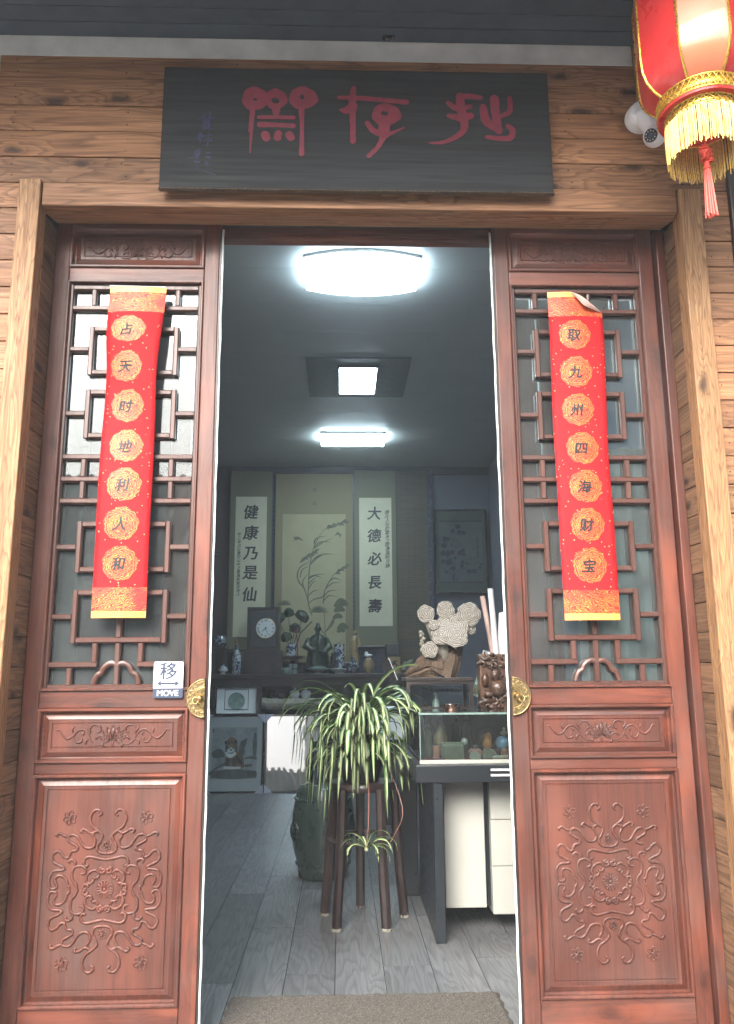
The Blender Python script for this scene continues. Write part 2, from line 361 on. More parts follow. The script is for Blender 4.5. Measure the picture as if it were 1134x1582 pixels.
    def build(s, name, mat, parent=None, smooth=False, bevel=0, loc=None, label=None, auto=None):
        me = bpy.data.meshes.new(name); me.from_pydata(s.v, [], s.f); me.update()
        if mat: me.materials.append(mat)
        if smooth: me.polygons.foreach_set('use_smooth', [True]*len(me.polygons))
        o = bpy.data.objects.new(name, me); COL.objects.link(o)
        if smooth and auto is not False:
            try: me.set_sharp_from_angle(angle=R(auto or 40))
            except Exception: pass
        if parent: o.parent = parent
        if loc: o.location = loc
        if bevel:
            b = o.modifiers.new('bevel', 'BEVEL'); b.width = bevel; b.segments = 2; b.limit_method = 'ANGLE'; b.harden_normals = False
        if label: o['label'] = label
        return o
def share(o, loc, parent=None, rot=None, scale=None):
    c = o.copy(); COL.objects.link(c); c.location = loc
    if parent: c.parent = parent
    if rot: c.rotation_euler = rot
    if scale: c.scale = scale
    return c
def spline(pts, sub=5, closed=False):
    P = [Vector(p) for p in pts]; N = len(P); out = []
    rng = N if closed else N-1
    for i in range(rng):
        if closed: a, b, c, d = P[(i-1) % N], P[i], P[(i+1) % N], P[(i+2) % N]
        else: a, b, c, d = P[max(i-1, 0)], P[i], P[i+1], P[min(i+2, N-1)]
        for k in range(sub):
            t = k/sub; out.append(.5*((2*b)+(c-a)*t+(2*a-5*b+4*c-d)*t*t+(3*b-a-3*c+d)*t**3))
    out.append(P[0].copy() if closed else P[-1]); return out
def glyph(txt, size, mat, parent, x, y, z, name='character', bold=0.0, fn=None, shear=0.0, th=.0006, sx=1.0, wob=0.0):
    c = bpy.data.curves.new('g', 'FONT'); c.body = txt; c.size = size; c.align_x = 'CENTER'; c.align_y = 'CENTER'; c.offset = 0.0; c.shear = shear; c.resolution_u = 4
    t = bpy.data.objects.new('g', c); COL.objects.link(t); bpy.context.view_layer.update()
    me = bpy.data.meshes.new_from_object(t); bpy.data.objects.remove(t); bpy.data.curves.remove(c)
    xs = [v.co.x for v in me.vertices]; ys = [v.co.y for v in me.vertices]; cx = (min(xs)+max(xs))/2; cy = (min(ys)+max(ys))/2
    for v in me.vertices:
        a, b = (v.co.x-cx)*sx, v.co.y-cy
        if wob: a += wob*size*sin(b/size*7+1.3); b += wob*size*sin(a/size*8)
        yy = fn(x+a, z+b) if fn else y
        v.co = (x+a, yy-th, z+b)
    if bold:
        V0 = [v.co.copy() for v in me.vertices]; F0 = [tuple(p.vertices) for p in me.polygons]; nv = len(V0); VV = []; FF = []
        for k, (dx, dz) in enumerate(((0, 0), (1, .2), (-1, -.2), (.2, 1), (-.2, -1), (.7, .7), (-.7, .7))):
            VV += [(v.x+dx*bold, v.y-k*.00006, v.z+dz*bold*.75) for v in V0]; FF += [tuple(i+k*nv for i in f) for f in F0]
        me = bpy.data.meshes.new(name); me.from_pydata(VV, [], FF); me.update()
    me.materials.clear(); me.materials.append(mat); me.name = name
    o = bpy.data.objects.new(name, me); COL.objects.link(o)
    if parent: o.parent = parent
    return o

# ---------------------------------------------------------------- outside: ground, house opposite (seen in reflections)
FL = 0.0
MB().box(-19, 19, -16, 2.60, -.25, -.15).build('ground', m_concrete).__setitem__('kind', 'structure')
MB().box(-2.6, 2.6, 2.0, 2.79, -.149, -.004).build('doorstep', m_concrete, bevel=.006).__setitem__('kind', 'structure')
h = thing('opposite_house', 'low whitewashed house with grey tiled roof across the lane', 'house', (-2.5, -6, -.15))
MB().box(-7, 4.2, -4, 0, 0, 3.0).build('wall', m_whitewash, h)
mb = MB(); mb.add([(-7.2, .5, 2.9), (4.4, .5, 2.9), (4.4, -2.2, 4.6), (-7.2, -2.2, 4.6), (-7.2, -4.8, 2.9), (4.4, -4.8, 2.9)], [(0, 1, 2, 3), (3, 2, 5, 4)])
rf = mb.build('roof', m_rooftile, h)
mb = MB()
for i in range(58):
    x = -7.1+i*.2; mb.tube([(x, .52, 2.95), (x, -2.2, 4.66)], .062, 6)
mb.build('tile_rows', m_rooftile, rf).__setitem__('kind', 'stuff')
for i in range(4): 
    w = MB().box(-5+i*2.4, -3.9+i*2.4, .01, .05, .9, 2.1).build('window', m_black, h)
h2 = thing('tall_building', 'tall grey plastered building across the lane', 'building', (7.4, -7, -.15))
MB().box(-5, 6, -6, 0, 0, 7.5).build('wall', m_whitewash, h2)
for j in range(2):
    for i in range(3): MB().box(-4+i*3, -2.6+i*3, .01, .06, 1+j*2.9, 2.6+j*2.9).build('window', m_black, h2)

hz = MB().box(-20, 20, -17, 9.5, -1.25, 7.6).build('veil_volume', None); hz['kind'] = 'stuff'  # added scattering volume, imitates lens veil and bloom round the lamps
hm = bpy.data.materials.new('lens_veil'); hm.use_nodes = True; hn = hm.node_tree.nodes; hn.clear()
pv = hn.new('ShaderNodeVolumePrincipled'); pv.inputs['Density'].default_value = VEIL; pv.inputs['Color'].default_value = (.92, .96, 1, 1)
ho = hn.new('ShaderNodeOutputMaterial'); hm.node_tree.links.new(pv.outputs[0], ho.inputs['Volume']); hz.data.materials.append(hm)
# ---------------------------------------------------------------- facade
FY = 2.64
plaster = thing('plaster_wall', 'strip of weathered pale plaster between the eave and the wooden boards', 'wall', (0, FY, 0))
MB().box(-3.2, 1.115, 0, .16, 3.41, 3.7).build('plaster_band', m_plaster, plaster, bevel=.002)
MB().box(-3.2, -1.272, .002, .16, -.15, 3.409).build('plaster_pier', m_plaster, plaster)
MB().box(1.445, 3.2, .03, .16, -.15, 3.7).build('side_pier', m_dgrey, plaster)
MB().box(-3.2, 3.2, .162, .30, 2.84, 4.0).build('backing', m_dgrey, plaster)
MB().box(-3.2, -1.10, .163, .30, -.15, 2.838).build('backing', m_dgrey, plaster)
MB().box(1.26, 3.2, .163, .30, -.15, 2.838).build('backing', m_dgrey, plaster)

clad = thing('plank_wall', 'brown knotty pine boards covering the shop front round the door', 'wall', (0, FY, 0))
def board(x0, x1, z0, z1, y0=0.0, y1=.022, mat=m_pine, par=clad, name='plank', bev=.0025):
    return MB().box(-(x1-x0)/2, (x1-x0)/2, y0, y1, -(z1-z0)/2+.0017, (z1-z0)/2-.0017).build(name, mat, par, bevel=bev, loc=((x0+x1)/2, random.uniform(-.0015, .0015), (z0+z1)/2))
zs = [3.41, 3.393, 3.316, 3.201, 3.094, 2.988, 2.883]
zs = [3.41, 3.316, 3.201, 3.094, 2.988, 2.883]
for i in range(5):
    board(-1.268, 1.118 if i == 0 else 1.43, zs[i+1], zs[i])
board(1.145, 1.43, 3.316, 3.41); board(1.145, 1.43, 3.41, 3.51)
board(1.117, 1.145, 3.19, 3.485, -.03, .02, m_pine_z, clad, 'batten')
z = 2.883; k = 0
while z > -.1:
    zz = z-.1015
    board(-1.268, -1.150, zz, z); board(1.316, 1.43, zz, z)
    z = zz; k += 1
board(1.43, 1.443, -.1, 3.5, -.02, .03, m_blackwood, clad, 'edge_strip')
nb = MB(); rn_ = random.Random(9)
for i in range(5):
    zc_ = (zs[i]+zs[i+1])/2
    for x in [-1.2+k*.41 for k in range(7)]:
        for dz in (-.022, .024): nb.ball((x+rn_.uniform(-.012, .012), -.0005, zc_+dz+rn_.uniform(-.004, .004)), .0026, .0012, .0026, 6, 4)
for k in range(27):
    zc_ = 2.883-.1015*(k+.5)
    for x in (-1.235, 1.345, 1.415): nb.ball((x+rn_.uniform(-.006, .006), -.0005, zc_+rn_.uniform(-.02, .02)), .0024, .0012, .0024, 6, 4)
nb.build('nail_heads', m_black, clad)['kind'] = 'stuff'
# door surround
sur = thing('door_surround', 'pine door surround with two pale upright posts and a header beam', 'door frame', (0, FY, 0))
MB().box(-.0385, .0385, -.022, .05, -1.45, 1.445).build('post', m_pine_z, sur, bevel=.004, loc=(-1.1145, 0, 1.44))
MB().box(-.0415, .0415, -.022, .05, -1.45, 1.437).build('post', m_pine_z, sur, bevel=.004, loc=(1.279, 0, 1.44))
MB().box(-1.153, 1.153, -.012, .03, -.046, .046).build('header_beam', m_pine, sur, bevel=.004, loc=(.0805, 0, 2.832))
mb = MB(); mb.add([(-1.155, .031, -.006), (1.155, .031, -.006), (1.155, .16, .03), (-1.155, .16, .03), (-1.155, .031, .05), (1.155, .031, .05), (1.155, .16, .05), (-1.155, .16, .05)], [(0, 3, 2, 1), (4, 5, 6, 7), (0, 1, 5, 4), (1, 2, 6, 5), (2, 3, 7, 6), (3, 0, 4, 7)])
mb.build('soffit_board', m_pine, sur, loc=(.0805, 0, 2.788))
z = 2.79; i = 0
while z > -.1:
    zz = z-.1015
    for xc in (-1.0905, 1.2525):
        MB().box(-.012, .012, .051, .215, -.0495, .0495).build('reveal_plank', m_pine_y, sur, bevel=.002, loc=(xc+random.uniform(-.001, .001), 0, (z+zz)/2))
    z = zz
# eave
eave = thing('eave_soffit', 'dark slate blue boarded underside of the roof eave above the shop front', 'eave', (0, 0, 3.49))
for i in range(14):
    y1 = FY-.002-i*.072
    MB().box(-3.2, 3.2, -.034, .034, 0, .02).build('soffit_plank', m_soffit, eave, bevel=.002, loc=(0, y1-.036, random.uniform(0, .004)))
MB().box(-3.2, 3.2, 1.58, 1.63, -.03, .16).build('fascia', m_soffit, eave, bevel=.004)
MB().box(-3.2, 3.2, 1.631, 3.0, .03, .16).build('eave_deck', m_soffit, eave)
MB().tube([(-3.2, 1.5, .06), (3.2, 1.5, .06)], .06, 12).build('gutter', m_soffit, eave, smooth=True)
mb = MB()
mb.prism([(.155, -.006), (.165, -.012), (.19, -.010), (.20, .0), (.16, 0)], 2.60, 2.615); mb.build('damage_chip', m_black, eave)
# door head inside
fr = thing('door_frame', 'dark red inner frame that the two lattice doors hang in', 'door frame', (0, 2.852, 0))
MB().box(-1.078, 1.24, 0, .048, -.045, .045).build('head', m_dx, fr, bevel=.004, loc=(0, 0, 2.835))
MB().box(-1.078, 1.24, -.006, -.0005, -.012, .0).build('track', m_dx, fr, loc=(0, 0, 2.815))
MB().box(-.017, .017, -.075, .09, -1.4, 1.4).build('jamb', m_dz, fr, bevel=.004, loc=(1.2225, 0, 1.4))

# ---------------------------------------------------------------- sign board over the door
sb = thing('sign_board', 'long dark wooden name board with three crimson seal style characters above the door', 'sign', (0, 2.58, 0))
MB().box(-.706, .706, 0, .014, -.245, .245).build('board', m_sign, sb, bevel=.003, loc=(.059, 0, 3.075))
MB().box(-.708, .708, -.002, .018, -.0015, .0015).build('bottom_lip', m_drift, sb, loc=(.059, 0, 2.828))
def bxz(px, py):
    return .059+(px-550.5)*(1.412/(596+(py-105)*.0649)), 3.32-(py-105-(px-550)*.0125)*.49/186.5
_dep = [0]
def sgn(ox, oy, sc, pts, mb, ws=1.0, closed=False):
    if sc > 10: ws = 1.35
    P = []
    for p in pts:
        X, Z = bxz(ox+p[0]/sc, oy+p[1]/sc); P.append((X, Z, p[2]/sc*.5*.00235*ws))
    vv = spline([Vector(p) for p in P], 6, closed)
    q = []
    for i, v in enumerate(vv):
        j = 1+.07*sin(i*2.1+len(pts)); q.append((v.x, v.y, max(.0004, v.z*j)))
    _dep[0] += 1
    mb.stroke(q, 0, .0008+.00012*(_dep[0] % 9))
def ring(cx, cy, rx, ry, w, n=8): return [(cx+rx*cos(2*pi*i/n), cy+ry*sin(2*pi*i/n), w*(1+.12*sin(i*1.9))) for i in range(n)]
def annulus(ox, oy, sc, cx, cy, rx, ry, hx, hy, hr, mb, hh=None):
    _dep[0] += 1; yy = -(.0008+.00012*(_dep[0] % 9)); n = 28; vs = []; hh = hh or hr
    for i in range(n):
        a = 2*pi*i/n; k = 1+.045*sin(a*3+1)+.03*sin(a*7); X, Z = bxz(ox+(cx+rx*k*cos(a))/sc, oy+(cy+ry*k*sin(a))/sc); vs.append((X, yy, Z))
    for i in range(n):
        a = 2*pi*i/n; k = 1+.15*sin(a*2+1); X, Z = bxz(ox+(cx+hx+hr*k*cos(a))/sc, oy+(cy+hy+hh*k*sin(a))/sc); vs.append((X, yy, Z))
    mb.add(vs, [(i, i+n, (i+1) % n+n, (i+1) % n) for i in range(n)])
A = (360, 110, 4.725); B = (580, 110, 4.725)
mb = MB()
annulus(*A, 153, 196, 98, 88, 0, 6, 15, mb, 10); annulus(*A, 305, 198, 82, 76, -4, 12, 26, mb, 24); annulus(*A, 503, 190, 106, 84, -8, -8, 13, mb, 20)
for pts in ([(142, 262, 26), (128, 420, 24), (118, 590, 9)], [(122, 275, 14), (108, 440, 7)], [(490, 262, 46), (494, 400, 30), (492, 600, 38)], [(306, 262, 66), (306, 318, 40)], [(182, 334, 32), (300, 333, 32), (432, 336, 32)], [(190, 386, 46), (300, 388, 36), (430, 395, 38)],
            [(228, 462, 62), (236, 482, 58)], [(322, 452, 52), (316, 480, 56)], [(402, 462, 58), (414, 480, 56)]): sgn(*A, pts, mb)
mb.build('character', m_crimson, sb, label='leftmost crimson character of the name board')
mb = MB()
for pts in ([(873, 112, 38), (862, 230, 56), (866, 380, 42), (866, 508, 44)], [(762, 186, 30), (900, 188, 38), (1100, 204, 36), (1262, 218, 40)], [(778, 278, 26), (815, 282, 60), (862, 262, 80), (886, 245, 40)],
            [(1096, 395, 84), (1092, 440, 84)], [(1096, 462, 60), (1160, 442, 26), (1240, 408, 10)], [(972, 374, 40), (1015, 428, 44), (1085, 458, 50)], [(1092, 462, 50), (1050, 545, 32), (982, 612, 34)]): sgn(*A, pts, mb)
annulus(*A, 1110, 310, 108, 82, -12, -8, 24, mb, 18)
mb.build('character', m_crimson, sb, label='middle crimson character of the name board')
mb = MB()
for pts in ([(612, 172, 44), (690, 172, 42), (768, 182, 36)], [(614, 172, 56), (622, 260, 70), (642, 350, 62), (640, 420, 52), (580, 475, 40), (480, 515, 28), (388, 518, 12)], [(528, 222, 34), (590, 262, 46), (690, 250, 36)], [(532, 318, 34), (612, 332, 58), (694, 318, 52)],
            [(786, 250, 52), (804, 350, 66), (860, 395, 66), (892, 420, 50)], [(870, 192, 70), (878, 300, 62), (900, 430, 54)], [(984, 182, 34), (982, 282, 40), (920, 318, 34)], [(966, 392, 36), (1002, 425, 44), (984, 478, 46), (900, 484, 38), (812, 474, 34)]): sgn(*B, pts, mb)
mb.build('character', m_crimson, sb, label='rightmost crimson character of the name board')
mb = MB(); C_ = (280, 160, 13.19)
for pts in ([(480, 220, 34), (420, 270, 38), (350, 330, 14)], [(460, 310, 44), (448, 510, 46)], [(570, 155, 28), (558, 300, 32)], [(480, 310, 22), (665, 285, 28)], [(540, 310, 40), (540, 500, 44)], [(500, 368, 28), (590, 362, 24)], [(500, 430, 26), (590, 425, 24)], [(505, 495, 30), (580, 500, 34)],
            [(380, 595, 36), (375, 780, 24)], [(315, 660, 22), (430, 640, 40)], [(370, 670, 30), (330, 720, 20)], [(550, 570, 8), (520, 850, 24)], [(440, 660, 14), (630, 632, 16)], [(520, 720, 20), (440, 765, 12)], [(500, 735, 18), (600, 745, 34)],
            [(380, 935, 30), (300, 960, 34), (295, 1020, 34), (340, 1045, 30), (365, 980, 30)], [(330, 1050, 40), (335, 1100, 44)], [(135, 1102, 10), (300, 1075, 30)], [(285, 1170, 34), (360, 1185, 26)], [(315, 1240, 8), (330, 1300, 10), (370, 1325, 12)], [(440, 1360, 8), (690, 1430, 14)],
            [(520, 1010, 26), (570, 1000, 40)], [(510, 1080, 34), (565, 1090, 46)], [(500, 1190, 36), (540, 1225, 46)]): sgn(*C_, pts, mb)
mb.build('signature', m_bluepaint, sb)

# ---------------------------------------------------------------- lattice doors
ZC = .456
def bz(x, y): return (x-(560+(945-y)*.045))*.000333, ZC+(920-y)*.000317
BOT = [[(500, 205), (525, 185), (510, 152), (470, 145), (430, 180), (415, 240), (440, 310), (500, 355), (537, 400), (515, 455), (485, 500), (492, 545), (530, 570), (576, 573)],
       [(345, 372), (325, 355), (345, 335), (380, 345), (430, 375), (490, 352)],
       [(105, 408), (90, 388), (120, 370), (160, 395), (200, 408)],
       [(205, 408), (240, 388), (290, 402), (325, 455), (360, 505), (420, 520), (460, 490), (465, 440), (440, 395), (460, 362), (500, 358)],
       [(207, 410), (205, 445), (250, 475), (292, 502), (285, 540), (235, 548), (218, 582), (200, 610), (165, 600), (135, 562), (95, 545), (60, 580), (55, 622), (80, 660), (140, 688), (172, 715), (140, 730), (70, 738), (30, 790), (25, 860), (50, 906), (90, 900), (102, 872), (80, 832), (98, 788), (150, 785), (192, 825), (205, 880), (222, 895), (220, 920)],
       [(405, 678), (385, 695), (357, 672), (370, 622), (420, 602), (500, 620), (575, 634)],
       [(330, 768), (368, 762), (375, 718), (330, 690), (270, 705), (245, 760), (252, 830), (285, 872), (300, 920)],
       [(222, 668), (210, 645), (240, 628), (274, 650), (276, 690)],
       [(545, 748), (535, 730), (552, 722), (560, 745), (540, 765), (515, 750), (520, 715), (545, 705)],
       [(505, 765), (470, 735), (420, 750), (382, 800), (392, 850), (425, 862), (450, 835), (435, 815)],
       [(462, 790), (465, 810), (490, 808), (508, 780)],
       [(398, 900), (400, 880), (375, 868), (355, 888), (362, 912), (385, 908)]]
def carving_bottom():
    mb = MB()
    for cv in BOT:
        P = spline([Vector((*bz(*p), 0)) for p in cv], 4)
        for sx in (1, -1):
            for sz in (1, -1):
                pts = [(sx*p.x, 0, ZC+sz*(p.y-ZC)) for p in P]
                n = len(pts); mb.tube(pts, [(.0047+.0006*sin(i*1.3+sx+2*sz))*(1 if 2 < i < n-3 else .8) for i in range(n)], 6, True, .85)
    def flower(cx, cz, r, n=6):
        for i in range(n):
            a = 2*pi*i/n+.3; ex, ez = cx+cos(a)*r*.62, cz+sin(a)*r*.62
            pts = [(ex+cos(a)*cos(t)*r*.38-sin(a)*sin(t)*r*.3, 0, ez+sin(a)*cos(t)*r*.38+cos(a)*sin(t)*r*.3) for t in [2*pi*j/8 for j in range(9)]]
            mb.tube(pts, .0022, 5, False)
        mb.ball((cx, 0, cz), r*.26, .004, r*.26, 8, 6)
    for sx in (1, -1):
        for sz in (1, -1): flower(sx*.125, ZC+sz*.221, .022)
    flower(0, ZC+.134, .014); flower(0, ZC-.134, .014)
    for i in range(14):
        a = 2*pi*i/14; c, s_ = cos(a), sin(a)
        mb.tube([(c*.006, 0, ZC+s_*.006), (c*.014-s_*.003, 0, ZC+s_*.014+c*.003), (c*.026-s_*.004, 0, ZC+s_*.026+c*.004), (c*.028, 0, ZC+s_*.028), (c*.026+s_*.004, 0, ZC+s_*.026-c*.004), (c*.014+s_*.003, 0, ZC+s_*.014-c*.003), (c*.006, 0, ZC+s_*.006)], .002, 5)
    mb.ball((0, 0, ZC), .006, .005, .006, 8, 6)
    return mb
LOT = [[(30, 200), (60, 190), (95, 240), (140, 270), (190, 245), (230, 200), (280, 190), (330, 230), (360, 290), (420, 325), (490, 305)],
       [(408, 222), (440, 200), (430, 160), (390, 145), (350, 170), (342, 230)], [(265, 262), (272, 292), (232, 305), (202, 272), (195, 240)],
       [(185, 215), (178, 185), (200, 165)], [(308, 322), (315, 285), (350, 272)], [(398, 280), (420, 255), (452, 278)], [(350, 215), (325, 180), (315, 150)], [(280, 240), (285, 218), (262, 215)], [(480, 345), (460, 325), (490, 305)]]
def carving_lotus(zc, sz=1.0):
    mb = MB()
    def q(x, y): return (x-555)*.00036, zc+(240-y)*.00036*sz
    for cv in LOT:
        P = spline([Vector((*q(*p), 0)) for p in cv], 4)
        for sx in (1, -1):
            n = len(P); mb.tube([(sx*p.x, 0, p.y) for p in P], [.0036*(.55+.45*sin(pi*min(1, (i+1)/n*1.3))) for i in range(n)], 6)
    for (x, y, ang, L_) in ((555, 215, 0, 62), (520, 222, 18, 58), (590, 222, -18, 58), (495, 240, 38, 56), (615, 240, -38, 56), (480, 268, 62, 50), (630, 268, -62, 50), (535, 250, 8, 36), (575, 250, -8, 36), (500, 292, 105, 30), (610, 292, -105, 30), (555, 318, 180, 24)):
        a = R(90+ang); c, s_ = cos(a), sin(a)
        pts = []
        for t in [2*pi*j/10 for j in range(11)]:
            l = cos(t)*L_; w = sin(t)*L_*.33*(1-.3*cos(t)); X, Z = q(x+(c*l-s_*w), y-(s_*l+c*w)); pts.append((X, 0, Z))
        mb.tube(pts, .0022, 5, False)
        X, Z = q(x, y); mb.ball((X, .002, Z), L_*.00013, .004, L_*.00024, 6, 5)
    return mb
c_bot = c_mid = c_top = None
BARS = []     # (u0,z0,u1,z1)
def H(z, a, b): BARS.append((a, z, b, z))
def V_(u, a, b): BARS.append((u, a, u, b))
for s in (1, -1):
    V_(.155*s, 2.491, 2.551)
    for (lo, hi, tk) in ((2.227, 2.396, 2.317), (1.986, 2.150, 2.069), (1.499, 1.660, 1.578), (1.255, 1.418, 1.335)):
        V_(.155*s, lo-.0095, hi+.0095); H(tk, .165*s, .230*s)
    V_(.156*s, 1.834, 1.896); V_(.156*s, 1.754, 1.814)
    V_(.078*s, 1.182, 1.2445); H(1.172, .0685*s, .230*s); V_(.161*s, 1.105, 1.1615)
    V_(.240*s, 1.086, 2.571)
for z in (2.480, 1.906, 1.824, 1.744): H(z, -.230, .230)
for lo, hi in ((2.227, 2.396), (1.986, 2.150), (1.499, 1.660), (1.255, 1.418)): H(lo, -.1445, .1445); H(hi, -.1445, .1445)
V_(0, 1.2655, 1.4085); V_(0, 1.105, 1.2445)
V_(0, 2.4065, 2.4695); V_(0, 2.1605, 2.2165); V_(0, 1.9165, 1.9755); V_(0, 1.6705, 1.7335); V_(0, 1.4285, 1.4885)
H(2.561, -.230, .230); H(1.096, -.230, .230)
def make_leaf(label, xc, s, mlabel):
    """s=+1: meeting edge on the right"""
    global c_bot, c_mid, c_top
    d = thing('lattice_door', label, 'door', (xc, 2.80, 0))
    W2 = .3075
    for a, b in ((-W2, -.2515), (.2515, W2)):
        MB().box(-(b-a)/2, (b-a)/2, 0, .045, 0, 2.83).build('stile', m_dz, d, bevel=.004, loc=((a+b)/2, 0, 0))
    for a, b in ((2.80, 2.83), (2.584, 2.637), (1.028, 1.085), (.815, .85), (0.0, .107)):
        MB().box(-.251, .251, .0015, .045, -(b-a)/2, (b-a)/2).build('rail', m_dx, d, bevel=.003, loc=(0, 0, (a+b)/2))
    for a, b, kind in ((2.637, 2.801, 'top'), (.85, 1.028, 'mid'), (.107, .815, 'bot')):
        h_ = (b-a)/2; zc = (a+b)/2
        prof = [(0, .012), (0, -.004), (.003, -.0075), (.008, -.0075), (.012, -.003), (.0125, .007), (.016, .012), (.019, .0125), (.024, .010), (.036, .0045), (.037, .0075)]
        MB().frame(-.2515, .2515, -h_, h_, prof).build('moulding', m_dx if kind != 'bot' else m_dz, d, loc=(0, 0, zc))
        pn = MB().frame(-.2145, .2145, -h_+.037, h_-.037, [(0, .0075), (.010, .0075), (.012, .0105), (.014, .0105), (.016, .0075)])
        k = .053; pn.add([(-.2515+k, .0075, -h_+k), (.2515-k, .0075, -h_+k), (.2515-k, .0075, h_-k), (-.2515+k, .0075, h_-k)], [(0, 1, 2, 3)])
        pn.add([(-.25, .035, -h_+.001), (.25, .035, -h_+.001), (.25, .035, h_-.001), (-.25, .035, h_-.001)], [(3, 2, 1, 0)])
        p = pn.build('carved_panel', m_panel, d, loc=(0, 0, zc))
        if kind == 'bot':
            if not c_bot: c_bot = carving_bottom().build('carving', m_panel, p, smooth=True, auto=False, loc=(0, .0066, -zc)); c = c_bot
            else: c = share(c_bot, (0, .0068, -zc), p)
        elif kind == 'mid':
            if not c_mid: c_mid = carving_lotus(.94).build('carving', m_panel, p, smooth=True, auto=False, loc=(0, .0066, -zc))
            else: share(c_mid, (0, .0068, -zc), p)
        else:
            if not c_top: c_top = carving_lotus(2.708, .95).build('carving', m_panel, p, smooth=True, auto=False, loc=(0, .0066, -zc))
            else: share(c_top, (0, .0068, -zc), p)
    # moulding of the lattice window
    MB().frame(-.2515, .2515, 1.085, 2.584, [(0, .02), (0, -.004), (.002, -.007), (.006, -.007), (.009, -.002), (.010, .004)]).build('moulding', m_dz, d)
    for lay, yo in ((0, .006), (1, .045)):
        for (u0, z0, u1, z1) in BARS:
            if u0 == u1:
                L_ = abs(z1-z0)/2; mb = MB(); w = .0098
                pr = [(-w, .018), (-w, .006), (-w*.6, .001), (w*.6, .001), (w, .006), (w, .018)]
                mb.add([(x, y, -L_) for x, y in pr]+[(x, y, L_) for x, y in pr], [(i, i+1, i+7, i+6) for i in range(5)]+[(5, 0, 6, 11), (5, 4, 3, 2, 1, 0), (6, 7, 8, 9, 10, 11)])
            else:
                L_ = abs(u1-u0)/2; mb = MB(); w = .0098
                pr = [(-w, .0181), (-w, .006), (-w*.6, .001), (w*.6, .001), (w, .006), (w, .0181)]
                mb.add([(-L_, y, x) for x, y in pr]+[(L_, y, x) for x, y in pr], [(i+6, i+7, i+1, i) for i in range(5)]+[(11, 6, 0, 5), (0, 1, 2, 3, 4, 5), (11, 10, 9, 8, 7, 6)])
            mb.build('lattice_bar', m_lat, d, loc=((u0+u1)/2, yo, (z0+z1)/2))
        for sx in (1, -1):
            P = spline([(sx*x, .010, z) for x, z in ((.0, 1.172), (.022, 1.177), (.044, 1.163), (.052, 1.146), (.066, 1.137), (.074, 1.118), (.077, 1.106))], 4)
            MB().tube(P, .0095, 8).build('arched_bar', m_lat, d, smooth=True, loc=(0, yo, 0))
            P = spline([(sx*x, .010, z) for x, z in ((.012, 2.49), (.036, 2.498), (.05, 2.52), (.052, 2.55))], 4)
            MB().tube(P, .008, 8).build('arched_bar', m_lat, d, smooth=True, loc=(0, yo, 0))
    MB().box(-.25, .25, .030, .034, 1.087, 2.583).build('glass_pane', m_glass, d)
    # meeting edge
    e = W2*s
    a, b = sorted((e+.001*s, e+.007*s)); MB().box(a, b, -.002, .02, 0, 2.80).build('edge_strip', m_blackwood, d)
    P = [(e+(.0105+.0016*sin(i*1.7)*sin(i*.37))*s, .004, i*.05) for i in range(57)]
    MB().tube(P, .0042, 6).build('weather_strip', m_seal, d, smooth=True, auto=False)
    # half-round brass handle plate
    hp = MB(); n = 24; rr = .065
    cx = e-.002*s
    hp.prism([(cx-s*rr*cos(t), 1.058+rr*sin(t)) for t in [-pi/2+pi*i/n for i in range(n+1)]], -.0095, -.0005)
    plate = hp.build('handle_plate', m_brass_d, d, bevel=.0012)
    hp = MB(); hp.prism([(cx-s*.037*cos(t)+0*s, 1.058+.037*sin(t)) for t in [-pi/2+pi*i/n for i in range(n+1)]], -.0115, -.0096)
    hp.build('inner_disc', m_brass, plate, bevel=.0008)
    hp = MB(); hp.tube([(cx-s*.0625*cos(t), -.0105, 1.058+.0625*sin(t)) for t in [-pi/2+pi*i/n for i in range(n+1)]], .002, 6)
    hp.tube([(cx-s*.040*cos(t), -.0105, 1.058+.040*sin(t)) for t in [-pi/2+pi*i/n for i in range(n+1)]], .0016, 6)
    hp.tube([(cx-s*(.051+.006*sin(t*18))*cos(t), -.0105, 1.058+(.051+.006*sin(t*18))*sin(t)) for t in [-pi/2+pi*i/120 for i in range(121)]], .0012, 4)
    for i in range(10):
        t = -pi/2+pi*(i+.5)/10; x_, z_ = cx-s*.051*cos(t), 1.058+.051*sin(t)
        hp.tube([(x_+.0045*cos(q), -.0105, z_+.0045*sin(q)) for q in [j*pi/4 for j in range(7)]], .001, 4)
    hp.build('rim_ornament', m_brass, plate, smooth=True, auto=False)
    kx = cx-s*.015
    hp = MB(); hp.xf = Matrix.Translation((kx, -.011, 1.058)) @ Matrix.Rotation(pi/2, 4, 'X')
    hp.lathe([(.011, 0), (.0115, .004), (.009, .007), (.0085, .012), (.010, .016), (.007, .021), (.002, .022)], 16); hp.build('knob', m_brass, plate, smooth=True)
    rx = kx-s*.0125
    MB().tube([(rx+.0095*cos(t), -.030+.004*sin(t), 1.052+.0115*sin(t)) for t in [2*pi*i/18 for i in range(19)]], .0016, 6, False).build('pull_ring', m_brass, plate, smooth=True, auto=False)
    return d
dl = make_leaf('left leaf of the open lattice doors, the one with the MOVE sticker', -.768, 1, '')
dr = make_leaf('right leaf of the open lattice doors, beside the glass display counter', .890, -1, '')
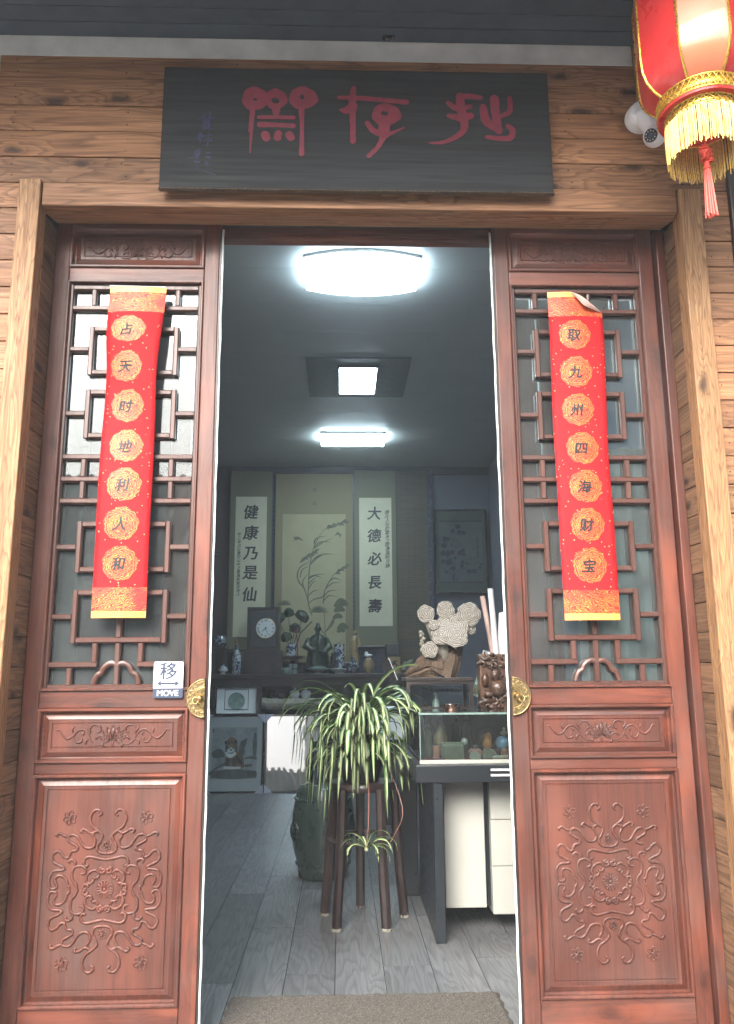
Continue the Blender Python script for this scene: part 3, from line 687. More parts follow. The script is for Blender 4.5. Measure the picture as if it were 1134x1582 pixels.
# sticker (lies on the left leaf)
st = thing('door_sign', 'small white and navy sticker reading MOVE with a double arrow on the left door', 'sign', (-.587, 2.7925, 0))
mb = MB(); mb.prism([(-.050, 1.0925), (.050, 1.0925), (.050, 1.176), (.046, 1.181), (-.046, 1.181), (-.050, 1.176)], -.0022, 0); mb.build('white_field', m_white, st)
mb = MB(); mb.prism([(-.050, 1.064), (-.046, 1.060), (.046, 1.060), (.050, 1.064), (.050, 1.092), (-.050, 1.092)], -.0022, 0); mb.build('navy_field', m_navy, st)
glyph('移', .060, m_navy, st, 0, -.0024, 1.150, 'lettering', .0013)
glyph('MOVE', .027, m_white, st, 0, -.0024, 1.0765, 'lettering', .0006)
mb = MB(); mb.prism([(-.038, 1.108), (-.024, 1.1185), (-.024, 1.1115), (.024, 1.1115), (.024, 1.1185), (.038, 1.108), (.024, 1.0975), (.024, 1.1045), (-.024, 1.1045), (-.024, 1.0975)], -.0028, -.0023); mb.build('arrow', m_navy, st)

# ---------------------------------------------------------------- red spring couplets
def couplet(label, chars, L_edge, R_edge, z0, z1, med, fold):
    c = thing('red_couplet', label, 'banner', (0, 0, 0), 0, 'red paper spring couplets on the door leaves')
    Y0 = 2.775
    def interp(T, z):
        for (za, xa), (zb, xb) in zip(T, T[1:]):
            if za >= z >= zb: t = (za-z)/(za-zb); t = t*t*(3-2*t); return xa+(xb-xa)*t
        return T[-1][1] if z < T[-1][0] else T[0][1]
    def fy(x, z):
        a, b = interp(L_edge, z), interp(R_edge, z); u = (x-a)/(b-a)
        return Y0-.010*sin(pi*max(0, min(1, u)))-.006*sin((z-z0)*6.5+u*1.2)-.004*sin(z*11+2*u)-.008*max(0, (z-z1+.3)/.3)**2*(u-.3)
    def strip(za, zb, nz, mat, name, dy=0.0, cut=False):
        vs = []; fs = []; nx = 10
        for j in range(nz+1):
            z = za+(zb-za)*j/nz; a, b = interp(L_edge, z), interp(R_edge, z)
            for i in range(nx+1):
                u = i/nx
                if cut and fold:
                    lim = 1.0 if z < fold[1] else 1-(z-fold[1])/(z1-fold[1])*(1-fold[0])
                    u *= lim
                x = a+(b-a)*u; vs.append((x, fy(x, z)-dy, z))
        for j in range(nz):
            for i in range(nx): k = j*(nx+1)+i; fs.append((k, k+1, k+nx+2, k+nx+1))
        return MB().add(vs, fs).build(name, mat, c, smooth=True, auto=False)
    pp = strip(z0, z1, 90, m_red, 'paper', 0, True)
    so_ = pp.modifiers.new('thick', 'SOLIDIFY'); so_.thickness = .0006; so_.offset = 1
    strip(z0+.001, z0+.024, 2, m_goldbar, 'gold_edge', .0012); strip(z0+.025, z0+.105, 6, m_cloud, 'cloud_border', .0012)
    strip(z1-.022, z1-.001, 3, m_goldbar, 'gold_edge', .0012, True); strip(z1-.10, z1-.023, 8, m_cloud, 'cloud_border', .0012, True)
    for (x, z, rx, rz), ch in zip(med, chars):
        vs = [(x, fy(x, z)-.0012, z)]; fs = []; n = 40; rings_ = 5
        for j in range(1, rings_+1):
            for i in range(n):
                a = 2*pi*i/n; k = j/rings_*(1+(.035*sin(a*11)+.02*sin(a*5+1) if j == rings_ else 0)); X, Z = x+rx*k*cos(a), z+rz*k*sin(a); vs.append((X, fy(X, Z)-.0012, Z))
        for i in range(n): fs.append((0, 1+i, 1+(i+1) % n))
        for j in range(rings_-1):
            for i in range(n): a_, b_ = 1+j*n+i, 1+j*n+(i+1) % n; fs.append((a_, a_+n, b_+n, b_))
        me_ = MB(); me_.add([(p[0]-x, p[1], p[2]-z) for p in vs], fs); me_.build('medallion', m_medal, c, loc=(x, 0, z))
        glyph(ch, .050, m_ink, c, x-.004, 0, z-.002, 'character', .0016, lambda a, b: fy(a, b)-.0016, .15, wob=.03)
    if fold:
        u0, zf = fold; a, b = interp(L_edge, z1), interp(R_edge, z1); xa = a+(b-a)*u0
        b2 = interp(R_edge, zf)
        P0 = Vector((xa, fy(xa, z1)-.001, z1)); P1 = Vector((b2, fy(b2, zf)-.001, zf)); P2 = Vector((xa+.043, Y0-.040, zf+.012))
        vs = []; fs = []; n = 8
        for i in range(n+1):
            e0 = P0.lerp(P1, i/n)
            for j in range(n+1):
                t = j/n; tgt = P0.lerp(P2, i/n) if i else P0
                # sweep from crease to free edge through an outward curl
                free = P0.lerp(P2, min(1, i/n*1.5)) if i/n < .667 else P2.lerp(P1, (i/n-.667)/.333)
                p = e0.lerp(free, t); p = p+Vector((0, -.022*sin(pi*t)*sin(pi*i/n), .004*sin(pi*t)*sin(pi*i/n))); vs.append(tuple(p))
        for i in range(n):
            for j in range(n): k = i*(n+1)+j; fs.append((k, k+n+1, k+n+2, k+1))
        MB().add(vs, fs).build('curled_corner', m_backpaper, c, smooth=True, auto=False)
    else:
        MB().tube([(interp(L_edge, z1)-.004, Y0-.004, z1+.006), (interp(R_edge, z1)-.003, Y0-.004, z1+.002)], .003, 6).build('top_rod', m_white, c)
    return c
mL = [(-.777, 2.376, .063, .050), (-.779, 2.234, .056, .058), (-.769, 2.086, .058, .060), (-.766, 1.937, .059, .059), (-.765, 1.795, .060, .060), (-.767, 1.654, .061, .059), (-.764, 1.515, .061, .060)]
couplet('red paper couplet with seven gold medallions hung on the left door leaf', '占天时地利人和', [(2.543, -.853), (2.35, -.858), (2.2, -.852), (1.9, -.856), (1.327, -.853)], [(2.543, -.648), (2.18, -.670), (1.327, -.668)], 1.327, 2.543, mL, None)
mR = [(.865, 2.363, .058, .057), (.864, 2.221, .058, .058), (.865, 2.078, .058, .060), (.873, 1.932, .060, .060), (.874, 1.789, .060, .060), (.872, 1.649, .060, .060), (.871, 1.504, .060, .062)]
couplet('red paper couplet with a curled top corner hung on the right door leaf', '取九州四海财宝', [(2.537, .773), (2.2, .775), (1.9, .772), (1.312, .774)], [(2.537, .976), (2.38, .977), (2.1, .972), (1.8, .970), (1.312, .969)], 1.312, 2.537, mR, (.42, 2.455))

# ---------------------------------------------------------------- security camera
sc_ = thing('security_camera', 'white dome security camera on the boards beside the red lantern', 'security camera', (1.108, 2.615, 3.150))
mb = MB(); mb.xf = Matrix.Rotation(R(90), 4, 'X') @ Matrix.Rotation(0, 4, 'Z')
mb.lathe([(.052, -.002), (.055, .01), (.052, .035), (.048, .05), (.040, .056), (.02, .058)], 28); mb.build('base', m_white, sc_, smooth=True)
mb = MB(); mb.tube([(.0, -.045, -.010), (.012, -.056, -.045), (.022, -.062, -.085)], [.036, .034, .030], 16); mb.build('neck', m_white, sc_, smooth=True)
hd = MB(); hd.ball((.027, -.066, -.108), .040, n=24, m=16); hd = hd.build('head', m_white, sc_, smooth=True)
fdir = Vector((-.62, -.62, -.42)).normalized(); cx_ = Vector((.027, -.066, -.108)); rotm = fdir.to_track_quat('Z', 'Y').to_matrix().to_4x4()
mb = MB(); mb.xf = Matrix.Translation(cx_+fdir*.0335) @ rotm; mb.lathe([(.023, 0), (.0235, .005), (.021, .0075)], 24); mb.build('lens_plate', m_black, hd, smooth=True)
mb = MB(); mb.xf = Matrix.Translation(cx_+fdir*.0335) @ rotm; mb.lathe([(.009, .0076), (.0085, .010), (.005, .0105)], 16); mb.build('lens', m_navy, hd, smooth=True)
mb = MB(); mb.xf = Matrix.Translation(cx_+fdir*.0335) @ rotm
for i in range(10): mb.ball((.0165*cos(i*2*pi/10), .0165*sin(i*2*pi/10), .0078), .0019, n=8, m=4)
mb.build('infrared_lamps', m_white, hd)

# ---------------------------------------------------------------- lantern
LX, LY = 1.137, 2.20
la = thing('red_lantern', 'red octagonal palace lantern with gold fringe hanging at the right of the eave', 'lantern', (LX, LY, 0), R(27))
prof = [(.120, 2.905), (.150, 2.93), (.172, 2.958), (.184, 2.995), (.187, 3.04), (.187, 3.30), (.184, 3.345), (.172, 3.38), (.150, 3.41), (.120, 3.43)]
for i in range(8):
    a0, a1 = 2*pi*(i-.5)/8, 2*pi*(i+.5)/8; vs = []; fs = []
    for (r, z) in prof:
        for k in range(5):
            t = k/4; p = Vector((cos(a0), sin(a0)))*(1-t)+Vector((cos(a1), sin(a1)))*t; bul = 1+.02*sin(pi*t); vs.append((p.x*r*bul, p.y*r*bul, z))
    for j in range(len(prof)-1):
        for k in range(4): n0 = j*5+k; fs.append((n0, n0+1, n0+6, n0+5))
    MB().add(vs, fs).build('panel', m_lhighlight if i == 5 else m_lred, la, smooth=True, auto=False)
    MB().tube([(cos(a0)*(r+.002), sin(a0)*(r+.002), z) for r, z in prof], .0042, 6).build('rib', m_gold, la, smooth=True)
MB().lathe([(.11, 0), (.128, .0), (.128, .02), (.11, .02)], 32, (0, 0, 3.43)).build('top_ring', m_gold, la, smooth=True)
MB().tube([(0, 0, 3.44), (0, 0, 3.51)], .006, 8).build('hanging_cord', m_redthread, la)
def lattice_band(r, z0, z1, n, par, name):
    mb = MB()
    for z in (z0, z1): mb.tube([(r*cos(t), r*sin(t), z) for t in [2*pi*i/48 for i in range(49)]], .0028, 6, False)
    for i in range(n):
        for d in (1, -1):
            a = 2*pi*i/n; mb.tube([(r*cos(a+d*k*.05), r*sin(a+d*k*.05), z0+(z1-z0)*k/4) for k in range(5)], .0013, 4, False)
    mb.lathe([(r-.003, z0), (r-.003, z1)], 40)
    return mb.build(name, m_gold, par, smooth=True, auto=False)
lattice_band(.133, 2.863, 2.905, 44, la, 'gold_band'); lattice_band(.112, 2.825, 2.852, 36, la, 'lower_gold_band')
MB().lathe([(.131, 2.853), (.133, 2.862), (.10, 2.864)], 40).build('red_rim', m_lred, la, smooth=True)
MB().lathe([(.10, 2.822), (.108, 2.823), (.108, 2.851)], 40).build('base_disc', m_lred, la)
mb = MB()
for i in range(150):
    a = 2*pi*i/150+random.uniform(-.01, .01); r = .112+random.uniform(-.002, .002); L_ = .130+random.uniform(-.012, .008); sw = random.uniform(-.004, .004)
    mb.tube([(r*cos(a), r*sin(a), 2.826), ((r+.002)*cos(a+.01), (r+.002)*sin(a+.01), 2.826-L_*.5), (r*cos(a)+sw, r*sin(a)+sw, 2.826-L_)], [.0019, .0019, .0015], 4)
fo = mb.build('fringe', m_goldthread, la); fo['kind'] = 'stuff'
mb = MB(); mb.tube([(0, 0, 2.83), (0, 0, 2.745)], .0028, 6)
mb.build('tassel_cord', m_redthread, la)
mb = MB()
for i in range(7):
    for d in (1, -1):
        mb.tube([(d*.018*cos(t), .010*sin(t*2+i), 2.742-i*.0068+d*.004*sin(t)) for t in [pi*k/6 for k in range(7)]], .0036, 6)
mb.ball((0, 0, 2.722), .016, .011, .024, 10, 8)
mb.build('tassel_knot', m_redthread, la, smooth=True, auto=False)
mb = MB(); mb.lathe([(.006, 2.694), (.009, 2.690), (.009, 2.676), (.012, 2.668)], 12)
for i in range(46):
    a = random.uniform(0, 2*pi); r = .012*math.sqrt(random.random()); q = 1.5
    mb.tube([(r*.7*cos(a), r*.7*sin(a), 2.68), (r*cos(a), r*sin(a), 2.62), (r*q*cos(a)+.001, r*q*sin(a), 2.512+random.uniform(-.008, .008))], .0017, 4)
mb.build('tassel', m_redthread, la)

# ---------------------------------------------------------------- interior shell
IW = thing('shop_interior', 'dim grey blue plastered inside walls of the shop', 'wall', (0, 0, 0))
IW['kind'] = 'structure'
BY = 8.75
def struct(o): o['kind'] = 'structure'; return o
MB().box(-1.95, -1.22, BY, BY+.1, 0, 3.42).build('brown_panelled_wall', m_iwall2, IW)
MB().box(-1.22, 1.76, BY, BY+.1, 0, 3.42).build('back_wall', m_iwall, IW)
MB().box(1.66, 1.76, 2.96, BY, 0, 3.42).build('right_wall', m_iwall, IW)
MB().box(-2.05, -1.95, 2.96, BY+.1, 0, 3.42).build('left_wall', m_iwall2, IW)
MB().box(-2.05, -1.08, 2.95, 2.958, 0, 3.42).build('front_wall', m_iwall, IW); MB().box(1.24, 1.76, 2.95, 2.958, 0, 3.42).build('front_wall', m_iwall, IW); MB().box(-1.08, 1.24, 2.95, 2.958, 2.905, 3.42).build('front_wall', m_iwall, IW)
MB().box(-1.22, 1.66, BY-.03, BY, 3.30, 3.385).build('ceiling_trim', m_dgrey, IW)
fl = bpy.data.objects.new('floor', None); COL.objects.link(fl); fl['kind'] = 'structure'
MB().box(-2.05, 1.76, 2.80, BY+.1, -.1, -.004).build('subfloor', m_black, fl)
base = None; pw = .19; PL = 1.22
for ix in range(-11, 9):
    x = ix*pw+.07; off = (ix*.47) % 1.0*PL
    y = 2.80-off
    while y < BY:
        a, b = max(2.80, y), min(BY, y+PL)
        if b-a > .03:
            if b-a > PL-.001:
                if base is None:
                    base = MB().box(-pw/2+.0014, pw/2-.0014, -PL/2+.0014, PL/2-.0014, -.0035, 0).build('plank', m_floor, fl, loc=(x, (a+b)/2, 0))
                else: share(base, (x, (a+b)/2, 0), fl)
            else: MB().box(-pw/2+.0014, pw/2-.0014, -(b-a)/2+.0014, (b-a)/2-.0014, -.0035, 0).build('plank', m_floor, fl, loc=(x, (a+b)/2, 0))
        y += PL
ce = bpy.data.objects.new('ceiling', None); COL.objects.link(ce); ce['kind'] = 'structure'; ce.location = (0, 0, 3.39)
y = 2.96
yj = [2.96, 3.36, 3.78, 4.205, 4.64, 5.07, 5.51, 5.93, 6.35, 6.79, 7.22, 7.65, 8.08, 8.45, 8.75]
for a, b in zip(yj, yj[1:]):
    MB().box(-2.05, 1.76, a+.0012, b-.0012, 0, .012).build('ceiling_panel', m_ceil, ce, bevel=.001)
MB().box(-2.05, 1.76, 2.96, 8.85, .013, .05).build('ceiling_deck', m_black, ce)
# ---------------------------------------------------------------- ceiling lights
m_e1 = emis('lamp_glow', (.66, .87, 1.0), 17.0); m_e2 = emis('lamp_glow_small', (.70, .90, 1.0), 14.0)
t = thing('ceiling_light', 'large glowing ceiling lamp with bowed sides nearest the door', 'light', (.118, 4.22, 3.388))
pts = []
for i in range(9): u = -1+i/4; pts.append((u*.325, -.17-.075*(1-u*u)))
for i in range(9): u = 1-i/4; pts.append((u*.325, .17+.075*(1-u*u)))
vs = [(x, y, -.018) for x, y in pts]+[(x*.99, y*.99, -.036) for x, y in pts]+[(x*.8, y*.8, -.055) for x, y in pts]; n = len(pts)
fs = [tuple(range(n))]+[(i, i+n, (i+1) % n+n, (i+1) % n) for i in range(n)]+[(i+n, i+2*n, (i+1) % n+2*n, (i+1) % n+n) for i in range(n)]+[tuple(range(3*n-1, 2*n-1, -1))]
MB().add(vs, fs).build('diffuser', m_e1, t, smooth=True)
vs = [(x, y, -.0005) for x, y in pts]+[(x, y, -.0175) for x, y in pts]
MB().add(vs, [tuple(range(n)), tuple(range(2*n-1, n-1, -1))]+[(i, i+n, (i+1) % n+n, (i+1) % n) for i in range(n)]).build('rim', m_white, t)
t = thing('ceiling_light', 'square glowing lamp in the middle of a dark ceiling panel', 'light', (.125, 5.93, 3.388))
MB().box(-.388, .388, -.42, .42, -.012, -.001).build('dark_panel', m_dgrey, t, bevel=.003)
MB().box(-.155, .155, -.29, .29, -.03, -.0125).build('frame', m_black, t, bevel=.003)
MB().box(-.14, .14, -.27, .27, -.036, -.0305).build('diffuser', m_e2, t)
t = thing('ceiling_light', 'narrow oblong glowing lamp farthest from the door', 'light', (.112, 7.545, 3.388))
MB().box(-.31, .31, -.165, .165, -.05, -.026).build('diffuser', m_e2, t, bevel=.004)
MB().box(-.31, .31, -.165, .165, -.0255, -.001).build('rim', m_white, t)

# ---------------------------------------------------------------- things on and by the back wall
scr = thing('lattice_screen', 'dark wooden lattice screen on the back wall behind the hanging scrolls', 'screen', (0, BY-.03, 0))
MB().box(-1.235, .62, .012, .024, .0, 3.30).build('backing', m_navy, scr)
mb = MB()
for i in range(38): mb.box(-1.235+i*.05-.004, -1.235+i*.05+.004, 0, .0115, .4, 3.29)
for j in range(58): mb.box(-1.235, .62, -.0045, -.0003, .42+j*.05-.004, .42+j*.05+.004)
mb.build('lattice_bars', m_blackwood, scr)['kind'] = 'stuff'
def scroll(label, cx, w, ztop, zbot, mount, pw_, pt, pb, pm=None):
    s = thing('hanging_scroll', label, 'scroll', (cx, 8.68, 0))
    MB().box(-w/2, w/2, 0, .002, zbot, ztop).build('silk_mount', mount, s)
    MB().box(-pw_/2, pw_/2, -.0025, -.0006, pb, pt).build('paper', pm or m_paper, s)
    MB().tube([(-w/2-.02, 0, zbot), (w/2+.02, 0, zbot)], .014, 10).build('roller', m_blackwood, s, smooth=True)
    MB().tube([(-w/2, 0, ztop), (w/2, 0, ztop)], .007, 8).build('top_rod', m_blackwood, s, smooth=True)
    return s
s = scroll('left calligraphy scroll reading 健康乃是仙 behind the clock', -.992, .455, 3.33, 1.36, m_silk, .342, 3.032, 1.50)
for ch, z in zip('健康乃是仙', (2.86, 2.63, 2.40, 2.19, 1.955)): glyph(ch, .165, m_ink, s, .0, -.003, z, 'character', .0042, shear=.10, wob=.014)
for i in range(17): glyph('甲乙年月日書於山中之春風和氣生光人'[i], .042, m_ink, s, -.125, -.003, 2.61-i*.041, 'small_character', .0006, shear=.2, wob=.03)
s = scroll('right calligraphy scroll reading 大德必長壽 beside the bamboo blind', .374, .456, 3.335, 1.39, m_silk, .357, 3.02, 1.608)
for ch, z in zip('大德必長壽', (2.845, 2.595, 2.34, 2.08, 1.825)): glyph(ch, .155, m_ink, s, -.012, -.003, z, 'character', .0042, shear=.10, wob=.014)
for i in range(14): glyph('錄古人句於雲水之間清風明月'[i % 13], .05, m_ink, s, .130, -.003, 2.86-i*.046, 'small_character', .0008, shear=.2, wob=.03)
s = scroll('wide central scroll painted with wind-blown reeds and a bird', -.300, .85, 3.30, 1.22, m_silk2, .69, 2.835, 1.30, m_tanpaper)
def wash(name, strokes, mat, par, y0=-.003, sc=1.0):
    mb = MB()
    for i, st_ in enumerate(strokes):
        q_ = spline([Vector(p) for p in st_], 5); mb.stroke([(v.x, v.y, max(.0006, v.z)) for v in q_], y0, .0002+.00007*(i % 12))
    return mb.build(name, mat, par)
def zz(px, py):   # zoomed painting pixels to scroll local
    return ((px/6.085+420)-484.8)*.00731, 2.835-((py-92)/6.085)*.00737*1.02
def stz(L): return [(*zz(p[0], p[1]), p[2]) for p in L]
reeds = [[(380, 990, .005), (345, 870, .006), (350, 640, .006), (360, 540, .005), (385, 420, .004), (400, 370, .005), (470, 250, .003), (520, 215, .002)],
         [(345, 870, .006), (310, 760, .007), (262, 700, .008), (245, 640, .008), (270, 570, .006), (350, 520, .002)], [(400, 375, .006), (400, 330, .008), (440, 300, .006), (510, 290, .001)],
         [(395, 395, .006), (450, 345, .007), (545, 345, .001)], [(400, 400, .006), (470, 350, .006), (570, 305, .001)], [(365, 540, .007), (430, 480, .009), (500, 450, .007), (585, 458, .001)], [(362, 545, .006), (400, 490, .006), (480, 435, .001)],
         [(350, 660, .007), (400, 640, .009), (470, 665, .001)], [(350, 670, .005), (420, 635, .006), (500, 628, .001)], [(345, 730, .005), (370, 690, .006), (430, 650, .001)], [(345, 760, .005), (390, 700, .005), (430, 690, .001)], [(310, 760, .005), (295, 690, .006), (340, 630, .001)], [(270, 660, .005), (290, 590, .006), (350, 560, .001)],
         [(345, 820, .005), (390, 780, .006), (440, 770, .001)], [(480, 890, .005), (490, 790, .006), (530, 700, .005), (600, 610, .003), (680, 570, .002)], [(530, 700, .006), (580, 665, .007), (650, 690, .001)], [(500, 760, .005), (560, 710, .006), (640, 705, .001)], [(485, 830, .005), (530, 780, .006), (610, 770, .001)], [(480, 870, .005), (530, 820, .006), (620, 830, .001)],
         [(345, 885, .005), (400, 850, .006), (470, 830, .006), (520, 780, .001)], [(560, 1290, .004), (500, 1160, .006), (430, 1080, .003)], [(560, 1290, .003), (600, 1240, .005), (650, 1210, .001)], [(505, 1130, .005), (560, 1060, .018), (580, 1000, .002)], [(500, 1160, .004), (490, 960, .004)]]
wash('reeds', [stz(r) for r in reeds], m_faint, s)
for (x, y, dx, dy, n) in ((510, 230, 175, -60, 12), (270, 520, 140, -95, 11), (590, 630, 100, -70, 8)):
    L = []
    for i in range(n):
        a = x+dx*i/n; b = y+dy*i/n+random.uniform(-8, 8); L.append([(a, b, .004), (a+20, b-14+random.uniform(-14, 10), .013), (a+48, b-10+random.uniform(-25, 20), .001)])
    wash('reed_head', [stz(r) for r in L], m_faint, s, -.0045)
for (x, y, n, r_) in ((440, 965, 16, 75), (130, 900, 10, 60), (330, 1270, 8, 50)):
    L = []
    for i in range(n):
        a = pi*(i+.5)/n; L.append([(x, y, .003), (x+cos(a)*r_*.6, y-sin(a)*r_*.5, .006), (x+cos(a)*r_*1.2, y-sin(a)*r_+10, .001)])
    wash('grass_tuft', [stz(r) for r in L], m_faint, s, -.0045)
for L in ([[(205, 300, .002), (235, 310, .02), (262, 300, .002)], [(215, 330, .002), (240, 305, .012), (295, 330, .003)]], [[(585, 290, .003), (612, 268, .010), (650, 285, .002)], [(600, 250, .002), (625, 275, .009), (632, 305, .002)]]):
    wash('bird', [stz(r) for r in L], m_faint, s, -.0045)
rocks = []
for (x, y, r_) in ((640, 890, 50), (625, 940, 36), (610, 1000, 28), (655, 1090, 36), (640, 1120, 22)):
    rocks.append([(x-r_, y+r_*.3, .02), (x, y-r_*.2, .05*r_/50), (x+r_, y+r_*.1, .02)])
wash('rocks', [stz(r) for r in rocks], m_grass, s, -.006)
wash('seals', [[(.0, 3.115, .024), (.001, 3.114, .024)], [(.0, 2.955, .022), (.001, 2.954, .022)]], m_silk, s)
bl = thing('bamboo_blind', 'dark bamboo blind hanging on the back wall right of the scrolls', 'blind', (0, 8.70, 0))
mb = MB()
for i in range(118): mb.box(.612, .955, -.003+random.uniform(-.001, .001), .004, 1.0+i*.0198, 1.0+i*.0198+.0165)
mb.build('slats', m_bamboo, bl)['kind'] = 'stuff'
for i in range(4): MB().box(.66+i*.075, .664+i*.075, -.007, -.0035, 1.0, 3.33).build('cord', m_blackwood, bl)
MB().box(.955, 1.012, -.004, .002, 1.2, 3.34).build('patterned_border', m_navybro, bl)
rb_ = m_navy
pe = thing('framed_picture', 'black framed peony painting hanging on the grey back wall', 'picture', (1.318, 8.70, 2.425))
MB().frame(-.290, .290, -.468, .468, [(0, .04), (0, -.012), (.018, -.012), (.018, .004)]).build('frame', m_black, pe)
MB().box(-.272, .272, .005, .010, -.45, .45).build('mat_board', m_silk, pe); MB().box(-.238, .238, .002, .0045, -.335, .325).build('painting', m_dimpaper, pe)
for zc in (-.345, .335): MB().box(-.24, .24, .0015, .0045, zc-.009, zc+.009).build('brocade_bar', m_blackwood, pe)
def pz(px, py): return (px-585)*.000585, (805-py)*.000602
pl_ = []
for (x, y, r_) in ((540, 350, 60), (440, 430, 45), (560, 455, 55), (640, 470, 50), (290, 590, 60), (345, 580, 45), (270, 700, 65), (240, 850, 62), (330, 860, 70), (240, 1000, 50), (350, 1010, 80), (420, 830, 50), (560, 840, 60), (620, 800, 48), (640, 870, 40), (420, 1130, 60), (470, 930, 40), (610, 1010, 40), (590, 1080, 48), (680, 1030, 34), (730, 1180, 60), (820, 1180, 60), (930, 1110, 40), (960, 1050, 28), (300, 1190, 40)):
    a = random.uniform(0, pi); c_, s_ = cos(a), sin(a)
    X0, Z0 = pz(x-c_*r_*.7, y-s_*r_*.7); X1, Z1 = pz(x, y); X2, Z2 = pz(x+c_*r_*.7, y+s_*r_*.7); w_ = r_*.00042; pl_.append([(X0, Z0, w_*.5), (X1, Z1, w_*1.2), (X2, Z2, w_*.35)])
wash('peony_leaves', pl_, m_purple, pe, .0015)
wash('peony_stems', [[(*pz(*a), .006), (*pz(*b), .004), (*pz(*c), .003)] for a, b, c in (((430, 1350), (380, 1220), (230, 1130)), ((440, 1330), (480, 1200), (700, 1100)), ((470, 1340), (560, 1220), (640, 1200)), ((430, 1300), (440, 1150), (440, 1000)))], m_purple, pe, .0012)
wash('peony_flowers', [[(*pz(x+30*cos(i*1.3), y+30*sin(i*1.3)), .004), (*pz(x+75*cos(i*1.3), y+75*sin(i*1.3)), .016), (*pz(x+105*cos(i*1.3+.2), y+105*sin(i*1.3+.2)), .004)] for x, y in ((480, 660), (810, 1010)) for i in range(9)], m_petal, pe, .0005)
for i in range(7): glyph('丁酉年春月書畫'[i], .036, m_ink, pe, .185, .0015, .16-i*.037, 'small_character', .0004, wob=.02)
MB().box(-.272, .272, -.004, -.002, -.45, .45).build('glass', m_picglass2, pe)
wr = thing('wall_plaque', 'round carved plaque on the brown wall at the far left', 'plaque', (-1.415, 8.70, 2.40))
mb = MB()
for r_ in (.10, .07, .04): mb.tube([(r_*cos(t)*.7, 0, r_*sin(t)*1.1) for t in [2*pi*i/24 for i in range(25)]], .008, 6, False)
for i in range(12): a = 2*pi*i/12; mb.tube([(.03*cos(a)*.7, 0, .03*sin(a)), (.1*cos(a+.4)*.7, 0, .11*sin(a+.4))], .005, 5)
mb.build('relief', m_stone, wr, smooth=True, auto=False); MB().lathe([(.09, 0), (.1, .01), (.09, .02)], 20).build('plate', m_dgrey, wr); wr.children[-1].rotation_euler = (R(90), 0, 0); wr.children[-1].location = (0, .02, 0)

# long altar table and the shelf below it
tb = thing('altar_table', 'long black lacquered table along the back wall carrying the clock and vases', 'table', (-.42, 8.42, 0))
MB().box(-1.2, 1.14, -.23, .25, 1.072, 1.112).build('tabletop', m_blackwood, tb, bevel=.004)
MB().box(-1.15, 1.1, -.19, -.17, .99, 1.070).build('apron', m_blackwood, tb, bevel=.002)
for x in (-1.12, -.40, .46, 1.06):
    for y in (-.19, .21): MB().box(-.025, .025, -.02, .02, 0, .985).build('leg', m_blackwood, tb, loc=(x, y, 0))
MB().box(-1.14, 1.09, -.165, .19, .740, .765).build('shelf', m_blackwood, tb, bevel=.003); MB().box(-1.14, 1.09, -.165, .19, .30, .325).build('shelf', m_blackwood, tb, bevel=.003)
MB().box(-1.15, 1.10, .235, .245, .05, 1.070).build('back_panel', m_blackwood, tb)
TZ = 1.112
ck = thing('mantel_clock', 'square black wooden clock with a white roman dial on the altar table', 'clock', (-.80, 8.35, TZ))
MB().box(-.165, .165, -.05, .08, .235, .675).build('case', m_blackwood, ck, bevel=.006)
MB().box(-.20, .20, -.06, .10, 0, .235).build('plinth', m_blackwood, ck, bevel=.008)
MB().frame(-.165, .165, .235, .675, [(.0, -.051), (.0, -.06), (.028, -.06), (.032, -.052)]).build('door_frame', m_redwood, ck)
MB().box(-.132, .132, -.0535, -.051, .27, .64).build('dial_board', m_dgrey, ck)
mb = MB(); mb.xf = Matrix.Translation((.025, -.056, .46)) @ Matrix.Rotation(pi/2, 4, 'X'); mb.lathe([(.100, 0), (.100, .004), (.098, .005)], 40); mb.build('dial', m_porc, ck)
mb = MB(); mb.tube([(.025+.101*cos(t), -.060, .46+.101*sin(t)) for t in [2*pi*i/36 for i in range(37)]], .004, 6, False); mb.build('bezel', m_brass, ck, smooth=True)
for i, n_ in enumerate(('XII', 'I', 'II', 'III', 'IV', 'V', 'VI', 'VII', 'VIII', 'IX', 'X', 'XI')):
    a = pi/2-2*pi*i/12; o = glyph(n_, .026, m_ink, ck, 0, 0, 0, 'numeral', .0006); o.location = (.025+.078*cos(a), -.0615, .46+.078*sin(a)); o.rotation_euler = (0, -(a-pi/2), 0)
for L_, w_, a in ((.048, .005, 135+90), (.07, .003, -72)):
    a = R(a); MB().stroke([(.025-cos(a)*.01, .46-sin(a)*.01, w_), (.025+cos(a)*L_, .46+sin(a)*L_, w_*.5)], -.0625, .001).build('hand', m_ink, ck)
def lathe_thing(name, label, cat, x, y, z, prof, mat, n=24, part='body', parts=(), sx=1, sy=1):
    t = thing(name, label, cat, (x, y, z)); MB().lathe(prof, n, sx=sx, sy=sy).build(part, mat, t, smooth=True)
    for pn, pf, pm in parts: MB().lathe(pf, n, sx=sx, sy=sy).build(pn, pm, t, smooth=True)
    return t
bowl = [(.0, 0), (.03, 0), (.032, .012), (.05, .02), (.075, .05), (.08, .078), (.077, .08), (.07, .05), (.03, .024), (.0, .022)]
lathe_thing('porcelain_vase', 'slim blue and white bottle vase left of the clock', 'vase', -1.062, 8.28, TZ, [(0, 0), (.044, 0), (.047, .03), (.048, .12), (.042, .19), (.022, .235), (.015, .27), (.018, .288), (.012, .289)], m_bw)
